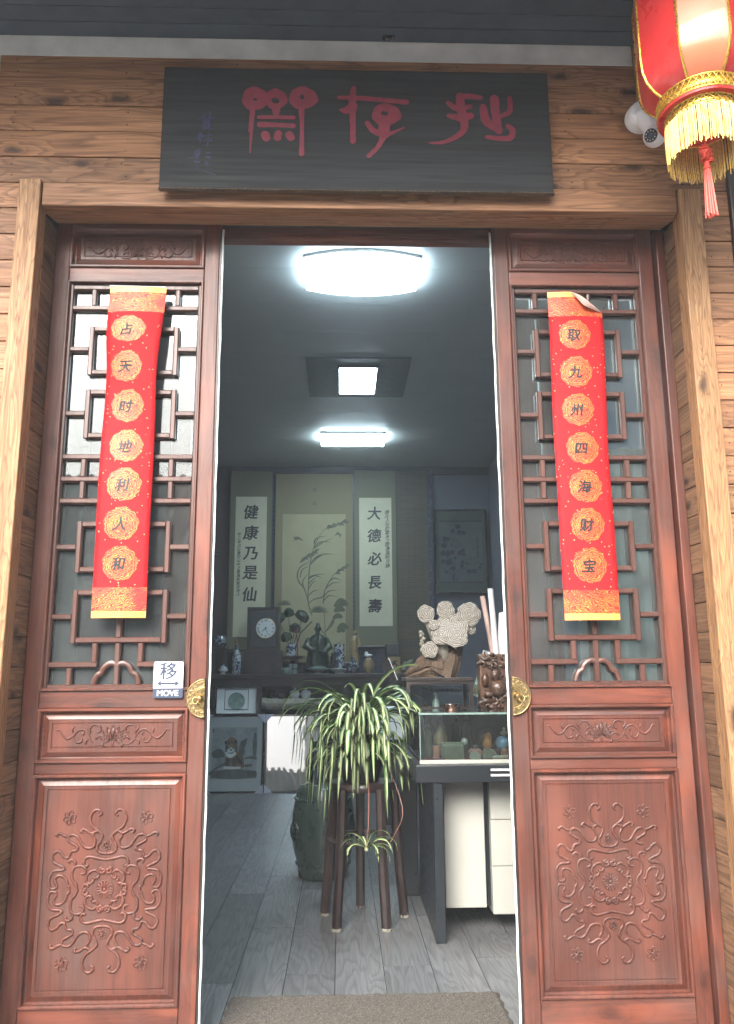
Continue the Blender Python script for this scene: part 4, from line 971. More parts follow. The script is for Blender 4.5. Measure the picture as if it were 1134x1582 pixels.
lathe_thing('lidded_bowl', 'small painted bowl with a lid and foot at the left end of the altar table', 'bowl', -1.19, 8.24, TZ, [(0, 0), (.03, 0), (.018, .015), (.045, .035), (.048, .055), (.02, .056)], m_porc, parts=[('lid', [(.047, .057), (.04, .075), (.012, .088), (.013, .1), (0, .105)], m_bw)])
dx = thing('display_stand', 'narrow dark stand at the left holding a blue and white jar', 'stand', (-1.275, 8.52, TZ)); MB().box(-.07, .07, -.07, .07, .27, .285).build('top', m_blackwood, dx)
for sx in (-.06, .06):
    for sy in (-.06, .06): MB().box(sx-.007, sx+.007, sy-.007, sy+.007, 0, .269).build('leg', m_blackwood, dx)
lathe_thing('porcelain_jar', 'round blue and white jar on the narrow stand at the far left', 'jar', -1.27, 8.52, TZ+.285, [(0, 0), (.03, 0), (.05, .02), (.068, .06), (.064, .085), (.05, .10), (.048, .108), (.04, .108)], m_bw)
fg = thing('yellow_figurine', 'small yellow bell shaped figurine left of the clock', 'figurine', (-1.10, 8.50, TZ)); MB().lathe([(0, 0), (.05, 0), (.05, .22), (0, .22)], 12).build('pedestal', m_blackwood, fg); MB().lathe([(0, .221), (.035, .221), (.03, .25), (.018, .29), (.012, .33), (.016, .345), (0, .36)], 14).build('figure', m_amber, fg, smooth=True)
lathe_thing('celadon_bowl', 'small pale celadon bowl on the table right of the clock', 'bowl', -.56, 8.25, TZ, [(0, 0), (.03, 0), (.046, .02), (.05, .045), (.052, .06), (.046, .06), (0, .03)], m_dcelad)
stn = thing('openwork_stand', 'dark openwork stand carrying a white brush pot', 'stand', (-.495, 8.36, TZ))
MB().box(-.04, .04, -.04, .04, 0, .10).build('foot', m_dcelad, stn, bevel=.004); MB().box(-.045, .045, -.045, -.041, .045, .055).build('bar', m_blackwood, stn); MB().box(-.006, .006, -.045, -.041, 0, .1).build('bar', m_blackwood, stn)
MB().lathe([(0, .101), (.03, .101), (.035, .13), (.10, .155), (.115, .175), (.11, .18), (0, .165)], 20).build('openwork_tray', m_blackwood, stn, smooth=True)
lathe_thing('brush_pot', 'white brush pot with ink sketches on the openwork stand', 'pot', -.515, 8.36, TZ+.176, [(0, 0), (.052, 0), (.052, .13), (.047, .13), (.047, .01)], m_bwdark)
lp = thing('artificial_lotus', 'dark green lotus leaves and buds standing in the white brush pot', 'plant', (-.515, 8.36, TZ+.19))
for (x, z, r_) in ((-.16, .40, .06), (-.04, .47, .045), (.13, .43, .065), (-.07, .22, .05), (.04, .31, .05)):
    mb = MB(); mb.tube([(0, 0, -.02), (x*.4, .0, z*.5), (x, .02, z)], .005, 6); mb.build('stem', m_grass, lp)
    mb = MB(); mb.xf = Matrix.Translation((x, .02, z)) @ Matrix.Rotation(x*5, 4, 'Y') @ Matrix.Rotation(.5, 4, 'X'); mb.lathe([(.006, .0), (r_*.5, .006), (r_, -.02), (r_*1.05, -.075), (r_*.8, -.04), (.002, -.006)], 11, sx=1.15, sy=.8); mb.build('leaf', m_bronze, lp, smooth=True)
mb = MB(); mb.tube([(.02, 0, -.02), (.09, 0, .22), (.21, .0, .34)], .007, 6); mb.build('stem', m_bronze, lp)
mb = MB(); mb.tube([(.05, -.03, .28), (.065, -.04, .12), (.07, -.045, -.1)], .006, 8); mb.build('red_ribbon', m_redcloth, lp)
st_ = thing('robed_statue', 'green bronze statue of a bearded robed sage in the middle of the altar table', 'statue', (-.245, 8.38, TZ))
MB().lathe([(0, 0), (.06, 0), (.06, .03), (.13, .045), (.135, .058), (.09, .06), (.07, .075), (0, .08)], 24).build('dish_base', m_dcelad, st_, smooth=True)
mb = MB(); fl_ = lambda d: 1+.07*sin(math.atan2(d.y, d.x)*9)
vs = []; fs = []; prof = [(.115, .082), (.12, .10), (.105, .16), (.098, .24), (.105, .30), (.095, .35), (.062, .385), (.03, .40), (.026, .415)]; n = 36
for j, (r_, z) in enumerate(prof):
    for i in range(n):
        a = 2*pi*i/n; k = 1+(.09*sin(a*9+z*6) if j < 5 else .03*sin(a*5)); vs.append((r_*k*cos(a), r_*k*sin(a)*.7, z))
for j in range(len(prof)-1):
    for i in range(n): k = (i+1) % n; fs.append((j*n+i, j*n+k, (j+1)*n+k, (j+1)*n+i))
mb.add(vs, fs)
mb.tube([(-.085, -.02, .345), (-.115, -.06, .27), (-.05, -.095, .235), (-.01, -.095, .25)], [.035, .042, .032, .016], 10); mb.tube([(.085, -.02, .345), (.115, -.06, .26), (.06, -.095, .215), (.01, -.09, .23)], [.035, .042, .032, .016], 10)
mb.build('robe', m_bronze, st_, smooth=True, auto=False)
mb = MB(); mb.ball((0, -.01, .455), .033, .037, .045, 16, 12, lambda d: 1+.12*max(0, -d.y)*max(0, 1-abs(d.x)*4)*max(0, 1-abs(d.z)*3)); mb.ball((-.033, -.005, .455), .006, .009, .014, 8, 6); mb.ball((.033, -.005, .455), .006, .009, .014, 8, 6)
mb.build('head', m_bronze, st_, smooth=True, auto=False); MB().ball((0, .0, .497), .022, .022, .024, 12, 8).build('topknot', m_bronze, st_, smooth=True)
MB().tube([(0, -.036, .43), (0, -.055, .38), (0, -.075, .30)], [.02, .018, .004], 8).build('beard', m_bronze, st_, smooth=True)
lathe_thing('brush_pot', 'white brush pot with blue ink figures right of the robed statue', 'pot', -.025, 8.44, TZ+.0, [(0, 0), (.056, 0), (.056, .30), (.05, .30), (.05, .01)], m_bwdark)
lathe_thing('shallow_bowl', 'shallow white bowl in front of the right brush pot', 'bowl', -.035, 8.26, TZ, [(0, 0), (.03, 0), (.05, .02), (.09, .045), (.086, .048), (0, .02)], m_porc)
dk = thing('dark_figurine', 'little black seated figurine against the right brush pot', 'figurine', (-.085, 8.33, TZ)); mb = MB(); mb.lathe([(0, 0), (.035, 0), (.04, .06), (.028, .13), (.03, .16), (.012, .185)], 12); mb.ball((0, 0, .20), .022, n=10, m=8); mb.build('figure', m_black, dk, smooth=True)
ff = thing('ivory_figurine', 'slender pale yellow standing figurine near the right scroll', 'figurine', (.135, 8.42, TZ)); mb = MB(); mb.lathe([(0, .10), (.045, .10), (.05, .16), (.035, .24), (.045, .33), (.03, .375), (.012, .39)], 12, sy=.7); mb.ball((.005, 0, .412), .022, .024, .028, 10, 8); mb.tube([(.035, -.01, .35), (.055, -.03, .29), (.02, -.045, .27)], [.014, .016, .01], 8); mb.build('figure', m_amber, ff, smooth=True); MB().box(-.05, .05, -.04, .04, 0, .099).build('plinth', m_blackwood, ff)
co = thing('coral_ornament', 'knobbly grey crystal ornament in front of the pale figurine', 'ornament', (.115, 8.26, TZ)); mb = MB()
for i in range(26): a = random.uniform(0, 2*pi); r_ = random.uniform(0, .065); mb.ball((r_*cos(a), r_*sin(a)*.6, .03+random.random()*.13*(1-r_/.09)), random.uniform(.014, .026), n=7, m=5)
mb.build('crystals', m_bwdark, co)
so2 = thing('standing_stone', 'rounded brown stone with a white carved top on the altar table', 'ornament', (.275, 8.32, TZ)); MB().ball((0, 0, .075), .052, .03, .085, 14, 10, lambda d: 1+.06*sin(d.x*7+d.z*5)).build('stone', m_amber, so2, smooth=True); mb = MB(); mb.ball((0, 0, .18), .045, .02, .016, 10, 6); mb.ball((-.02, 0, .2), .02, .015, .02, 8, 6); mb.build('carved_top', m_porc, so2, smooth=True)
sf = thing('small_picture', 'little wooden framed ink sketch standing on the altar table', 'picture', (.54, 8.34, TZ)); MB().box(-.065, .065, 0, .03, 0, .165).build('frame', m_amber, sf, bevel=.004); wash('sketch', [[(-.03, .06, .004), (0, .10, .012), (.03, .07, .004)], [(-.02, .11, .004), (.02, .12, .008)]], m_ink, sf, -.001); bx_ = thing('dark_box', 'dark wooden box behind the little framed sketch', 'box', (.535, 8.50, TZ)); MB().box(-.075, .075, -.05, .05, 0, .30).build('body', m_blackwood, bx_, bevel=.005); MB().box(-.06, .06, -.056, -.051, .19, .29).build('lid_panel', m_dgrey, bx_)
cl = thing('stone_carving', 'dark stone carving behind the sketch at the right end of the table', 'ornament', (.68, 8.36, TZ)); mb = MB()
for i in range(12): mb.ball((random.uniform(-.06, .06), random.uniform(-.03, .03), random.uniform(.02, .12)), random.uniform(.02, .035), n=8, m=6)
mb.build('body', m_jade, cl)
# shelf items
sl = thing('stone_slab', 'long rough pale carved stone slab on the shelf under the table', 'ornament', (-.39, 8.28, .766))
vs = []; fs = []; nx = 40
for i in range(nx+1):
    x = -.40+.80*i/nx
    for (y, z, k) in ((-.05, 0, .35), (-.07, .03, .4), (-.075, .06, .5), (-.055, .09, 1), (-.03, .105, 1), (.08, .10, .6), (.08, 0, .2)): vs.append((x, y+random.uniform(-.006, .006)*k, z+random.uniform(-.007, .007)*k+(.012 if i < 2 else 0)))
for i in range(nx):
    for k in range(6): a = i*7+k; fs.append((a, a+7, a+8, a+1))
fs += [tuple(range(6, -1, -1)), tuple(range(nx*7, nx*7+7))]
MB().add(vs, fs).build('slab', m_stone, sl)
def teapot(lab, x, y, z, r_, mat, knob=True):
    t = thing('teapot', lab, 'teapot', (x, y, z)); MB().lathe([(0, 0), (r_*.6, 0), (r_, r_*.5), (r_*.95, r_*.9), (r_*.5, r_*1.15)], 18).build('body', mat, t, smooth=True)
    MB().lathe([(r_*.52, r_*1.16), (r_*.4, r_*1.3), (r_*.12, r_*1.38), (r_*.16, r_*1.5), (0, r_*1.58)], 14).build('lid', mat, t, smooth=True)
    MB().tube([(r_*.8, 0, r_*.5), (r_*1.3, 0, r_*.8), (r_*1.5, 0, r_*1.1)], [r_*.2, r_*.14, r_*.1], 8).build('spout', mat, t, smooth=True)
    MB().tube([(-r_*.8, 0, r_*.9), (-r_*1.4, 0, r_*.95), (-r_*1.4, 0, r_*.4), (-r_*.85, 0, r_*.3)], r_*.1, 8).build('handle', mat, t, smooth=True)
ZS = .885
teapot('black teapot standing on the stone slab behind the white lidded cups', -.62, 8.30, ZS-.02, .065, m_black)
teapot('brown teapot at the right end of the stone slab', -.13, 8.30, ZS-.02, .06, m_redwood)
for i, x in enumerate((-.475, -.36)):
    lathe_thing('lidded_cup', ('left' if i == 0 else 'right')+' one of two white lidded porcelain cups on the stone slab', 'cup', x, 8.31, ZS-.03, [(0, 0), (.03, 0), (.055, .05), (.056, .07), (.02, .071)], m_porc, parts=[('lid', [(.054, .072), (.04, .09), (.012, .10), (.014, .115), (0, .12)], m_porc)])
# leaning small picture with a round plate
def framed(name, label, x, y, z, w, hh, tilt, yaw, fmat, fw=.016, mat_=m_mount, glass=None, corners=False):
    t = thing(name, label, 'picture', (x, y, z)); t.rotation_euler = (R(-tilt), 0, R(yaw))
    MB().frame(-w/2, w/2, 0, hh, [(0, .024), (0, 0), (fw, 0), (fw, .008)]).build('frame', fmat, t)
    MB().box(-w/2+fw, w/2-fw, .009, .013, fw, hh-fw).build('mat_board', mat_, t); MB().box(-w/2+.002, w/2-.002, .0135, .0235, .002, hh-.002).build('back', m_black, t)
    if glass:
        nx, ny = 16, 20; vs = []; fs = []
        for j in range(ny+1):
            for i in range(nx+1):
                u, v = i/nx, j/ny; vs.append((-w/2+fw+(w-2*fw)*u, .0055, fw+(hh-2*fw)*v))
        for j in range(ny):
            for i in range(nx): k = j*(nx+1)+i; fs.append((k, k+1, k+nx+2, k+nx+1))
        MB().add(vs, fs).build('glass', glass, t, smooth=True, auto=False)
    if corners:
        for sx, sz, z0 in ((-1, 1, 0), (1, 1, 0), (-1, -1, hh), (1, -1, hh)):
            c_ = .078; mb = MB(); mb.prism([(sx*(w/2+.003), z0-sz*.003), (sx*(w/2-c_), z0-sz*.003), (sx*(w/2+.003), z0+sz*c_)], -.005, .026); mb.build('corner_protector', m_corner, t)
    return t
t = framed('small_framed_plate', 'small grey framed picture with a round celadon plate above the tiger picture', -1.045, 8.235, .766-.05, .43, .31, 6, 0, m_black, .014, m_mount, None)
MB().frame(-.125, .115, .05, .25, [(0, .0085), (0, .004), (.006, .004), (.006, .0082)]).build('inner_frame', m_greyink, t)
mb = MB(); mb.xf = Matrix.Translation((-.005, .006, .135)) @ Matrix.Rotation(pi/2, 4, 'X'); mb.lathe([(.085, 0), (.082, .006), (.05, .004), (0, .004)], 32); mb.build('plate', m_dcelad, t, smooth=True)
FT = framed('tiger_picture', 'framed ink painting of a sitting tiger by a waterfall leaning under the table', -1.040, 8.02, .004, .572, .725, 7, -1, m_black, .017, m_mount, m_picglass2, True)
MB().box(-.215, .215, .0075, .0088, .135, .600).build('painting', m_greyink2, FT)
MB().frame(-.222, .222, .128, .607, [(0, .0087), (0, .0072), (.003, .0072), (.003, .0087)]).build('mat_line', m_paper, FT)
def tz(px, py): return (px-325)*.00104, .607-(py-150)*.001045
def ts(L): return [(*tz(p[0], p[1]), p[2]) for p in L]
wash('landscape', [ts(l) for l in ([(120, 560, .02), (300, 555, .035), (520, 560, .025)], [(125, 590, .01), (320, 580, .03), (525, 580, .02)], [(125, 540, .005), (240, 480, .015), (300, 510, .03)], [(150, 390, .035), (190, 385, .045), (225, 400, .02)], [(420, 430, .003), (480, 420, .012), (530, 428, .012)], [(518, 210, .012), (516, 300, .020), (518, 400, .015)], [(440, 250, .004), (410, 300, .025), (380, 370, .01)], [(400, 290, .02), (395, 380, .03)])], m_greyink, FT, .0072)
wash('tiger_body', [ts(l) for l in ([(330, 400, .05), (360, 440, .06), (380, 490, .045)], [(275, 430, .03), (268, 500, .028)], [(330, 430, .03), (320, 500, .03)], [(390, 490, .008), (440, 492, .008), (498, 484, .006)], [(297, 300, .058), (297, 350, .055)], [(300, 285, .05), (300, 290, .05)])], m_tiger, FT, .0062)
wash('tiger_white', [ts(l) for l in ([(262, 375, .018), (290, 400, .024), (330, 385, .018)], [(285, 350, .02), (310, 352, .02)], [(245, 508, .012), (310, 512, .012), (385, 510, .010)], [(272, 325, .008), (274, 325, .008)], [(322, 322, .008), (324, 322, .008)])], m_porc, FT, .0055)
stp = [ts(l) for l in ([(245, 285, .012), (246, 292, .010)], [(340, 278, .014), (341, 285, .012)], [(255, 318, .004), (278, 330, .005)], [(340, 312, .004), (318, 324, .005)], [(272, 340, .005), (280, 342, .005)], [(312, 336, .005), (322, 336, .005)], [(292, 352, .007), (304, 352, .007)], [(270, 375, .003), (298, 385, .004), (325, 372, .003)])]
for i in range(7): stp.append(ts([(345+i*9, 400+i*8, .002), (355+i*8, 430+i*8, .005), (350+i*9, 460+i*5, .001)]))
for i in range(5): stp.append(ts([(255, 430+i*14, .002), (275, 437+i*14, .005), (290, 434+i*14, .001)])); stp.append(ts([(310, 432+i*14, .001), (330, 438+i*14, .005), (345, 432+i*14, .002)]))
for i in range(6): stp.append(ts([(400+i*17, 482, .002), (404+i*17, 500, .004)])); stp.append(ts([(262+i*14, 268+abs(i-2.5)*5, .002), (272+i*11, 292+abs(i-2.5)*3, .004)]))
for s_ in (-1, 1):
    for i in range(3): stp.append(ts([(300+s_*52, 330+i*18, .005), (300+s_*36, 334+i*16, .002)]))
wash('tiger_stripes', stp, m_ink, FT, .0048)
MB().box(-.214, -.206, .0065, .0074, .555, .59).build('seal', m_redcloth, FT)
framed('mirror_like_picture', 'framed picture right of the tiger whose glass reflects the bright sky', -.455, 8.03, .004, .560, .73, 10.7, 5.0, m_black, .017, m_mount, m_picglass, True)

# ---------------------------------------------------------------- display counter
dc = thing('display_counter', 'dark counter with cream drawers and a glass display case on its top', 'counter', (0, 0, 0))
MB().box(.328, 1.60, 3.68, 4.83, .657, .732).build('countertop', m_gdark, dc, bevel=.004)
MB().box(.405, .447, 3.66+.03, 4.40, 0, .655).build('side_panel', m_gdark, dc, bevel=.003)
MB().box(.31, .40, 4.43, 4.82, 0, .655).build('rear_panel', m_gdark, dc, bevel=.003)
MB().box(.47, .655, 3.86, 4.6, .095, .653).build('cream_side', m_cream, dc, bevel=.003)
MB().box(.657, .680, 3.89, 4.6, .10, .653).build('groove', m_gdark, dc)
for i, (a, b) in enumerate(((.472, .653), (.272, .4695), (.068, .2695))):
    MB().box(.682, 1.08, 3.85, 4.6, a, b).build('drawer_front', m_cream, dc, bevel=.003)
for z in (.688, .711): MB().box(.66, 1.3, 3.672, 3.679, z-.0045, z+.0045).build('white_line', m_white, dc, bevel=.001)
MB().box(.352, 1.58, 3.735, 3.75, .7325, .748).build('base_strip', m_cream, dc)
MB().box(.356, 1.575, 3.752, 4.80, .7325, .740).build('case_floor', m_redcloth, dc)
MB().box(.354, 1.578, 3.744, 3.749, .7485, .948).build('front_glass', m_case, dc)
MB().box(.354, .359, 3.75, 4.81, .7405, .948).build('side_glass', m_case, dc)
MB().box(.350, 1.582, 3.74, 4.815, .9485, .9545).build('top_glass', m_case, dc)
MB().box(.3535, .3575, 3.7425, 3.7465, .7485, .948).build('corner_bead', m_dcelad, dc)
MB().box(.35, 1.58, 3.737, 3.7395, .946, .9545).build('edge_bead', m_dcelad, dc)
MB().box(.356, 1.575, 4.30, 4.32, .741, .9475).build('case_back', m_gdark, dc)
def item(name, label, cat, x, y, z=.7405): return thing(name, label, cat, (x, y, z))
t = item('amber_stone', 'tall rounded amber stone inside the display case', 'stone', .47, 3.93); MB().ball((0, 0, .075), .033, .028, .072, 16, 12, lambda d: 1+.15*max(0, -d.z)).build('stone', m_amber, t, smooth=True); MB().lathe([(0, 0), (.028, 0), (.03, .012), (0, .013)], 16).build('stand', m_blackwood, t)
t = item('jade_block', 'wide grey green jade block at the front of the display case', 'stone', .515, 3.83); MB().box(-.05, .05, -.02, .02, 0, .068).build('block', m_jade, t, bevel=.006); MB().tube([(-.05, 0, .071), (.05, 0, .071)], .007, 8).build('rolled_top', m_jade, t, smooth=True)
t = item('red_seal', 'square reddish stone seal left of the jade block', 'stone', .44, 3.86); MB().box(-.014, .014, -.014, .014, 0, .06).build('block', m_pink, t, bevel=.002); MB().box(-.01, .01, -.01, .01, .0601, .068).build('top', m_redwood, t)
t = item('pale_figurine', 'pale carved standing figurine at the left in the display case', 'figurine', .415, 4.0); mb = MB(); mb.lathe([(0, 0), (.024, 0), (.028, .03), (.022, .07), (.024, .10), (.01, .12)], 12); mb.ball((0, 0, .135), .014, n=10, m=8); mb.build('figure', m_jade, t, smooth=True)
t = item('crimson_tassel_heap', 'heap of crimson cord along the front of the display case', 'cord', .40, 3.785); mb = MB()
for i in range(14): mb.ball((-.035+i*.008+random.uniform(-.003, .003), random.uniform(-.006, .006), .005), .007, .008, .006, 7, 5)
mb.build('cord', m_redcloth, t, smooth=True)
t = item('stone_pebble', 'white pebble on a shelf behind the jade block', 'stone', .59, 3.97); MB().box(-.025, .025, -.02, .02, 0, .05).build('stand', m_blackwood, t); MB().ball((0, 0, .068), .018, .016, .018, 12, 8).build('pebble', m_porc, t, smooth=True)
t = item('pink_pumpkin', 'small pink ribbed pumpkin carving at the front of the case', 'carving', .625, 3.87); MB().ball((0, 0, .024), .034, .03, .022, 24, 10, lambda d: 1+.06*sin(math.atan2(d.y, d.x)*9)).build('body', m_pink, t, smooth=True); MB().ball((0, 0, .05), .014, .012, .012, 8, 6).build('stem', m_black, t, smooth=True)
t = item('round_coaster', 'small upright dark disc with a pale rim in front of the pumpkin', 'dish', .615, 3.80); mb = MB(); mb.xf = Matrix.Rotation(R(62), 4, 'X'); mb.lathe([(0, 0), (.026, 0), (.028, .003), (.026, .006), (0, .004)], 20, (0, .018, -.012)); mb.build('disc', m_stone, t, smooth=True)
t = item('orange_stone', 'upright orange stone carving at the right in the display case', 'stone', .70, 3.96); MB().ball((0, 0, .065), .024, .02, .045, 12, 9, lambda d: 1+.15*sin(d.z*6+d.x*4)).build('stone', m_orange, t, smooth=True); MB().box(-.02, .02, -.018, .018, 0, .024).build('stand', m_blackwood, t, bevel=.002)
t = item('blue_sphere', 'blue and white marbled sphere on a stand in the case', 'ornament', .765, 3.93); MB().ball((0, 0, .062), .034, n=20, m=14).build('sphere', m_blueglass, t, smooth=True); MB().lathe([(0, 0), (.026, 0), (.02, .012), (.024, .03), (0, .03)], 16).build('stand', m_blackwood, t, smooth=True)
t = thing('ivory_monkey', 'tiny ivory figure sitting on the blue sphere', 'figurine', (.775, 3.93, .8355)); mb = MB(); mb.ball((0, 0, .014), .010, .009, .014, 10, 8); mb.ball((0, -.002, .033), .0075, n=8, m=6); mb.tube([(-.006, 0, .02), (-.016, -.004, .012), (-.012, -.006, .004)], .0032, 6); mb.tube([(.006, 0, .02), (.012, -.008, .012)], .0032, 6); mb.build('body', m_figs, t, smooth=True, auto=False)
t = item('grey_wedge', 'flat grey stone wedge right of the pumpkin', 'stone', .69, 3.86); mb = MB(); mb.prism([(-.035, 0), (.045, 0), (.02, .04), (-.025, .045)], -.02, .02); mb.build('wedge', m_jade, t, bevel=.006)
t = item('ivory_rod', 'pale rounded rod lying at the front right of the case', 'rod', .73, 3.80); MB().tube([(-.035, 0, .009), (-.02, 0, .011), (.035, 0, .012)], [.006, .009, .008], 10).build('rod', m_figs, t, smooth=True)
for i, (x, y) in enumerate(((.762, 3.86), (.80, 3.84))):
    t = item('red_jar', ('left' if i == 0 else 'right')+' one of two small dull red jars below the blue sphere', 'jar', x, y); MB().lathe([(0, 0), (.016, 0), (.018, .02), (.016, .04), (.01, .044)], 14).build('body', m_pink, t, smooth=True)
t = item('black_teapot', 'black teapot with a loop handle at the back right of the case', 'teapot', .72, 4.12); MB().ball((0, 0, .045), .05, .045, .04, 16, 10).build('body', m_black, t, smooth=True); MB().tube([(.045*cos(q), 0, .075+.045*sin(q)) for q in [pi*i/10 for i in range(11)]], .004, 6).build('handle', m_dgrey, t, smooth=True)
for i, (x, y, r_) in enumerate(((.44, 4.15, .035), (.50, 4.18, .03), (.57, 4.12, .032), (.63, 4.16, .028))):
    t = item('carved_figure', ('first', 'second', 'third', 'fourth')[i]+' from the left of the dim carved figures at the back of the case', 'figurine', x, y); mb = MB(); mb.lathe([(0, 0), (r_, 0), (r_*1.05, .04), (r_*.7, .09), (r_*.8, .12), (r_*.3, .15)], 12); mb.ball((0, 0, .165), r_*.5, n=8, m=6); mb.build('figure', (m_teal, m_jade, m_bronze, m_stone)[i], t, smooth=True)

# low black stand, fungus sculpture, cup, carving, paper rolls, card
TG = .955
t = thing('low_black_stand', 'low black lacquered frame stand on the display case under the fungus sculpture', 'stand', (.478, 4.06, TG))
MB().box(-.17, .165, -.11, .12, .137, .155).build('top', m_blackwood, t, bevel=.003); MB().box(-.163, .158, -.105, -.09, .122, .1365).build('apron', m_blackwood, t)
for x in (-.155, .15):
    for y in (-.098, .105): MB().box(-.009, .009, -.009, .009, .0, .136).build('leg', m_blackwood, t, loc=(x, y, 0))
MB().box(-.145, .14, -.104, -.094, .006, .016).build('stretcher', m_blackwood, t); MB().box(-.145, .14, .098, .108, .006, .016).build('stretcher', m_blackwood, t)
lathe_thing('copper_cup', 'small copper tin in front of the low black stand', 'tin', .525, 3.90, TG, [(0, 0), (.036, 0), (.037, .003), (.037, .030), (.035, .032), (0, .032)], m_copper, 28)
lathe_thing('glass_bottle', 'little pale bottle seen under the low black stand', 'bottle', .475, 4.12, TG, [(0, 0), (.018, 0), (.02, .03), (.01, .055), (.012, .075), (0, .08)], m_dcelad, 14)
TS = TG+.155
fgs = thing('fungus_sculpture', 'dried bracket fungus growing on a slanted piece of driftwood on the black stand', 'sculpture', (.478, 4.02, TS))
# driftwood: slanted trunk built from rings along a path
def rough_limb(path, radii, n, seed, name, mat, par, flat=.7, amp=.26):
    rnd = random.Random(seed); mb = MB(); P = spline([Vector(p) for p in path], 6); N = len(P); vs = []; fs = []
    ph = [rnd.uniform(0, 6) for _ in range(6)]
    for i, p in enumerate(P):
        u = i/(N-1)*(len(radii)-1); k = int(min(u, len(radii)-2)); r_ = radii[k]+(radii[k+1]-radii[k])*(u-k)
        t_ = (P[min(i+1, N-1)]-P[max(i-1, 0)]).normalized(); a = Vector((0, 1, 0)); b = t_.cross(a).normalized()
        for j in range(n):
            q = 2*pi*j/n; rr = r_*(1+amp*sin(q*3+ph[0]+i*.12)+amp*.7*sin(q*7+ph[1]+i*.08)+amp*.5*sin(q*13+ph[2])+rnd.uniform(-.03, .03))
            vs.append(tuple(p+b*cos(q)*rr+a*sin(q)*rr*flat))
    for i in range(N-1):
        for j in range(n): k = (j+1) % n; fs.append((i*n+j, i*n+k, (i+1)*n+k, (i+1)*n+j))
    fs += [tuple(range(n-1, -1, -1)), tuple(range((N-1)*n, N*n))]
    return mb.add(vs, fs).build(name, mat, par, smooth=True, auto=50)
rough_limb([(-.005, 0, .02), (.03, .01, .08), (.075, .02, .15), (.122, .03, .205)], [.092, .074, .048, .012], 34, 3, 'driftwood', m_drift, fgs, .5)
rough_limb([(-.162, 0, .008), (-.105, 0, .036), (-.05, .0, .062), (.02, 0, .045)], [.010, .034, .052, .05], 26, 5, 'driftwood', m_drift, fgs, .6)
def bracket(cx, cy, cz, r, ang, tilt, spread=2*pi, mat=m_fungus, seed=0):
    rnd = random.Random(seed); vs = []; fs = []; NR, NA = 22, 44
    ph = [rnd.uniform(0, 6) for _ in range(4)]
    for j in range(NR+1):
        for i in range(NA+1):
            a = -spread/2+spread*i/NA; k = j/NR
            edge = 1+.05*sin(a*5+ph[0])+.035*sin(a*11+ph[1])+.02*sin(a*19+ph[2])
            rr = r*k*(1+(edge-1)*k); off = r*.28*(1-k)     # eccentric growth rings
            x = rr*sin(a); z = rr*cos(a)-off*.6; y = -.006*r/.05*(1-k*k)+.0010*sin(k*30+ph[3]+.5*sin(a*3))*k+.0022*sin(a*7+ph[0])*k
            vs.append((x, y, z))
    M0 = len(vs)
    for j in range(NR):
        for i in range(NA): q = j*(NA+1)+i; fs.append((q, q+1, q+NA+2, q+NA+1))
    vs += [(v[0]*.94, v[1]+.010, v[2]*.94) for v in vs[NR*(NA+1):(NR+1)*(NA+1)]]
    for i in range(NA): q = NR*(NA+1)+i; fs.append((q, q+1, M0+i+1, M0+i))
    fs.append(tuple(M0+i for i in range(NA)))
    o = MB().add(vs, fs).build('bracket', mat, fgs, smooth=True, auto=False)
    o.location = (cx, cy, cz); o.rotation_euler = (R(tilt), R(ang), 0); return o
bracket(-.058, -.03, .310, .044, -20, -4, seed=1); bracket(.041, -.02, .330, .045, 5, -4, seed=2); bracket(.157, -.03, .306, .060, 15, -4, seed=3)
bracket(.066, -.040, .238, .086, -12, -22, seed=4); bracket(.085, -.062, .200, .060, 8, -18, seed=5); bracket(.012, -.050, .205, .050, -30, -15, seed=6); bracket(-.022, -.045, .255, .026, -35, -10, seed=7); bracket(.165, -.02, .235, .028, 60, -10, seed=8)
bracket(-.046, -.062, .133, .040, 20, -4, seed=9); bracket(.10, -.030, .268, .045, 30, -18, seed=10)
mb = MB(); mb.tube([(-.058, -.01, .29), (-.03, 0, .24), (.02, .02, .16), (.03, .02, .08)], [.012, .022, .04, .04], 10); mb.tube([(.042, 0, .3), (.045, .01, .24), (.04, .02, .16)], [.014, .03, .045], 10); mb.tube([(.14, 0, .28), (.11, .01, .23), (.07, .02, .16)], [.016, .03, .045], 10)
for i in range(12): mb.ball((-.075+random.uniform(-.01, .01), -.01, .13+i*.008), random.uniform(.007, .012), n=7, m=5)
mb.build('stalk', m_stone, fgs, smooth=True, auto=False)
# carved wooden block
cw = thing('wood_carving', 'glossy brown block carved with a laughing pot-bellied figure and fruit', 'carving', (.775, 4.12, TG))
MB().box(-.08, .09, -.03, .06, 0, .268).build('block', m_carved, cw, bevel=.008)
mb = MB(); rnd = random.Random(4)
mb.ball((.01, -.045, .10), .045, .035, .042, 16, 12); mb.ball((.012, -.075, .098), .016, .008, .016, 10, 6); mb.ball((-.005, -.045, .165), .026, .026, .026, 14, 10)
mb.ball((-.055, -.04, .14), .02, .02, .035, 10, 8); mb.ball((.065, -.04, .13), .022, .02, .035, 10, 8); mb.ball((-.04, -.045, .07), .026, .022, .016, 10, 8); mb.ball((.05, -.045, .06), .026, .022, .016, 10, 8)
for i in range(34):
    x, z = rnd.uniform(-.072, .08), rnd.choice([rnd.uniform(.195, .262), rnd.uniform(.005, .05), rnd.uniform(.0, .26)])
    q = rnd.uniform(0, 6); mb.tube(spline([(x, -.03, z), (x+.015*cos(q), -.045, z+.012*sin(q)), (x+.03*cos(q+1), -.042, z+.02*sin(q+1)), (x+.03*cos(q+2.2), -.03, z+.03*sin(q+2.2))], 4), rnd.uniform(.004, .009), 6)
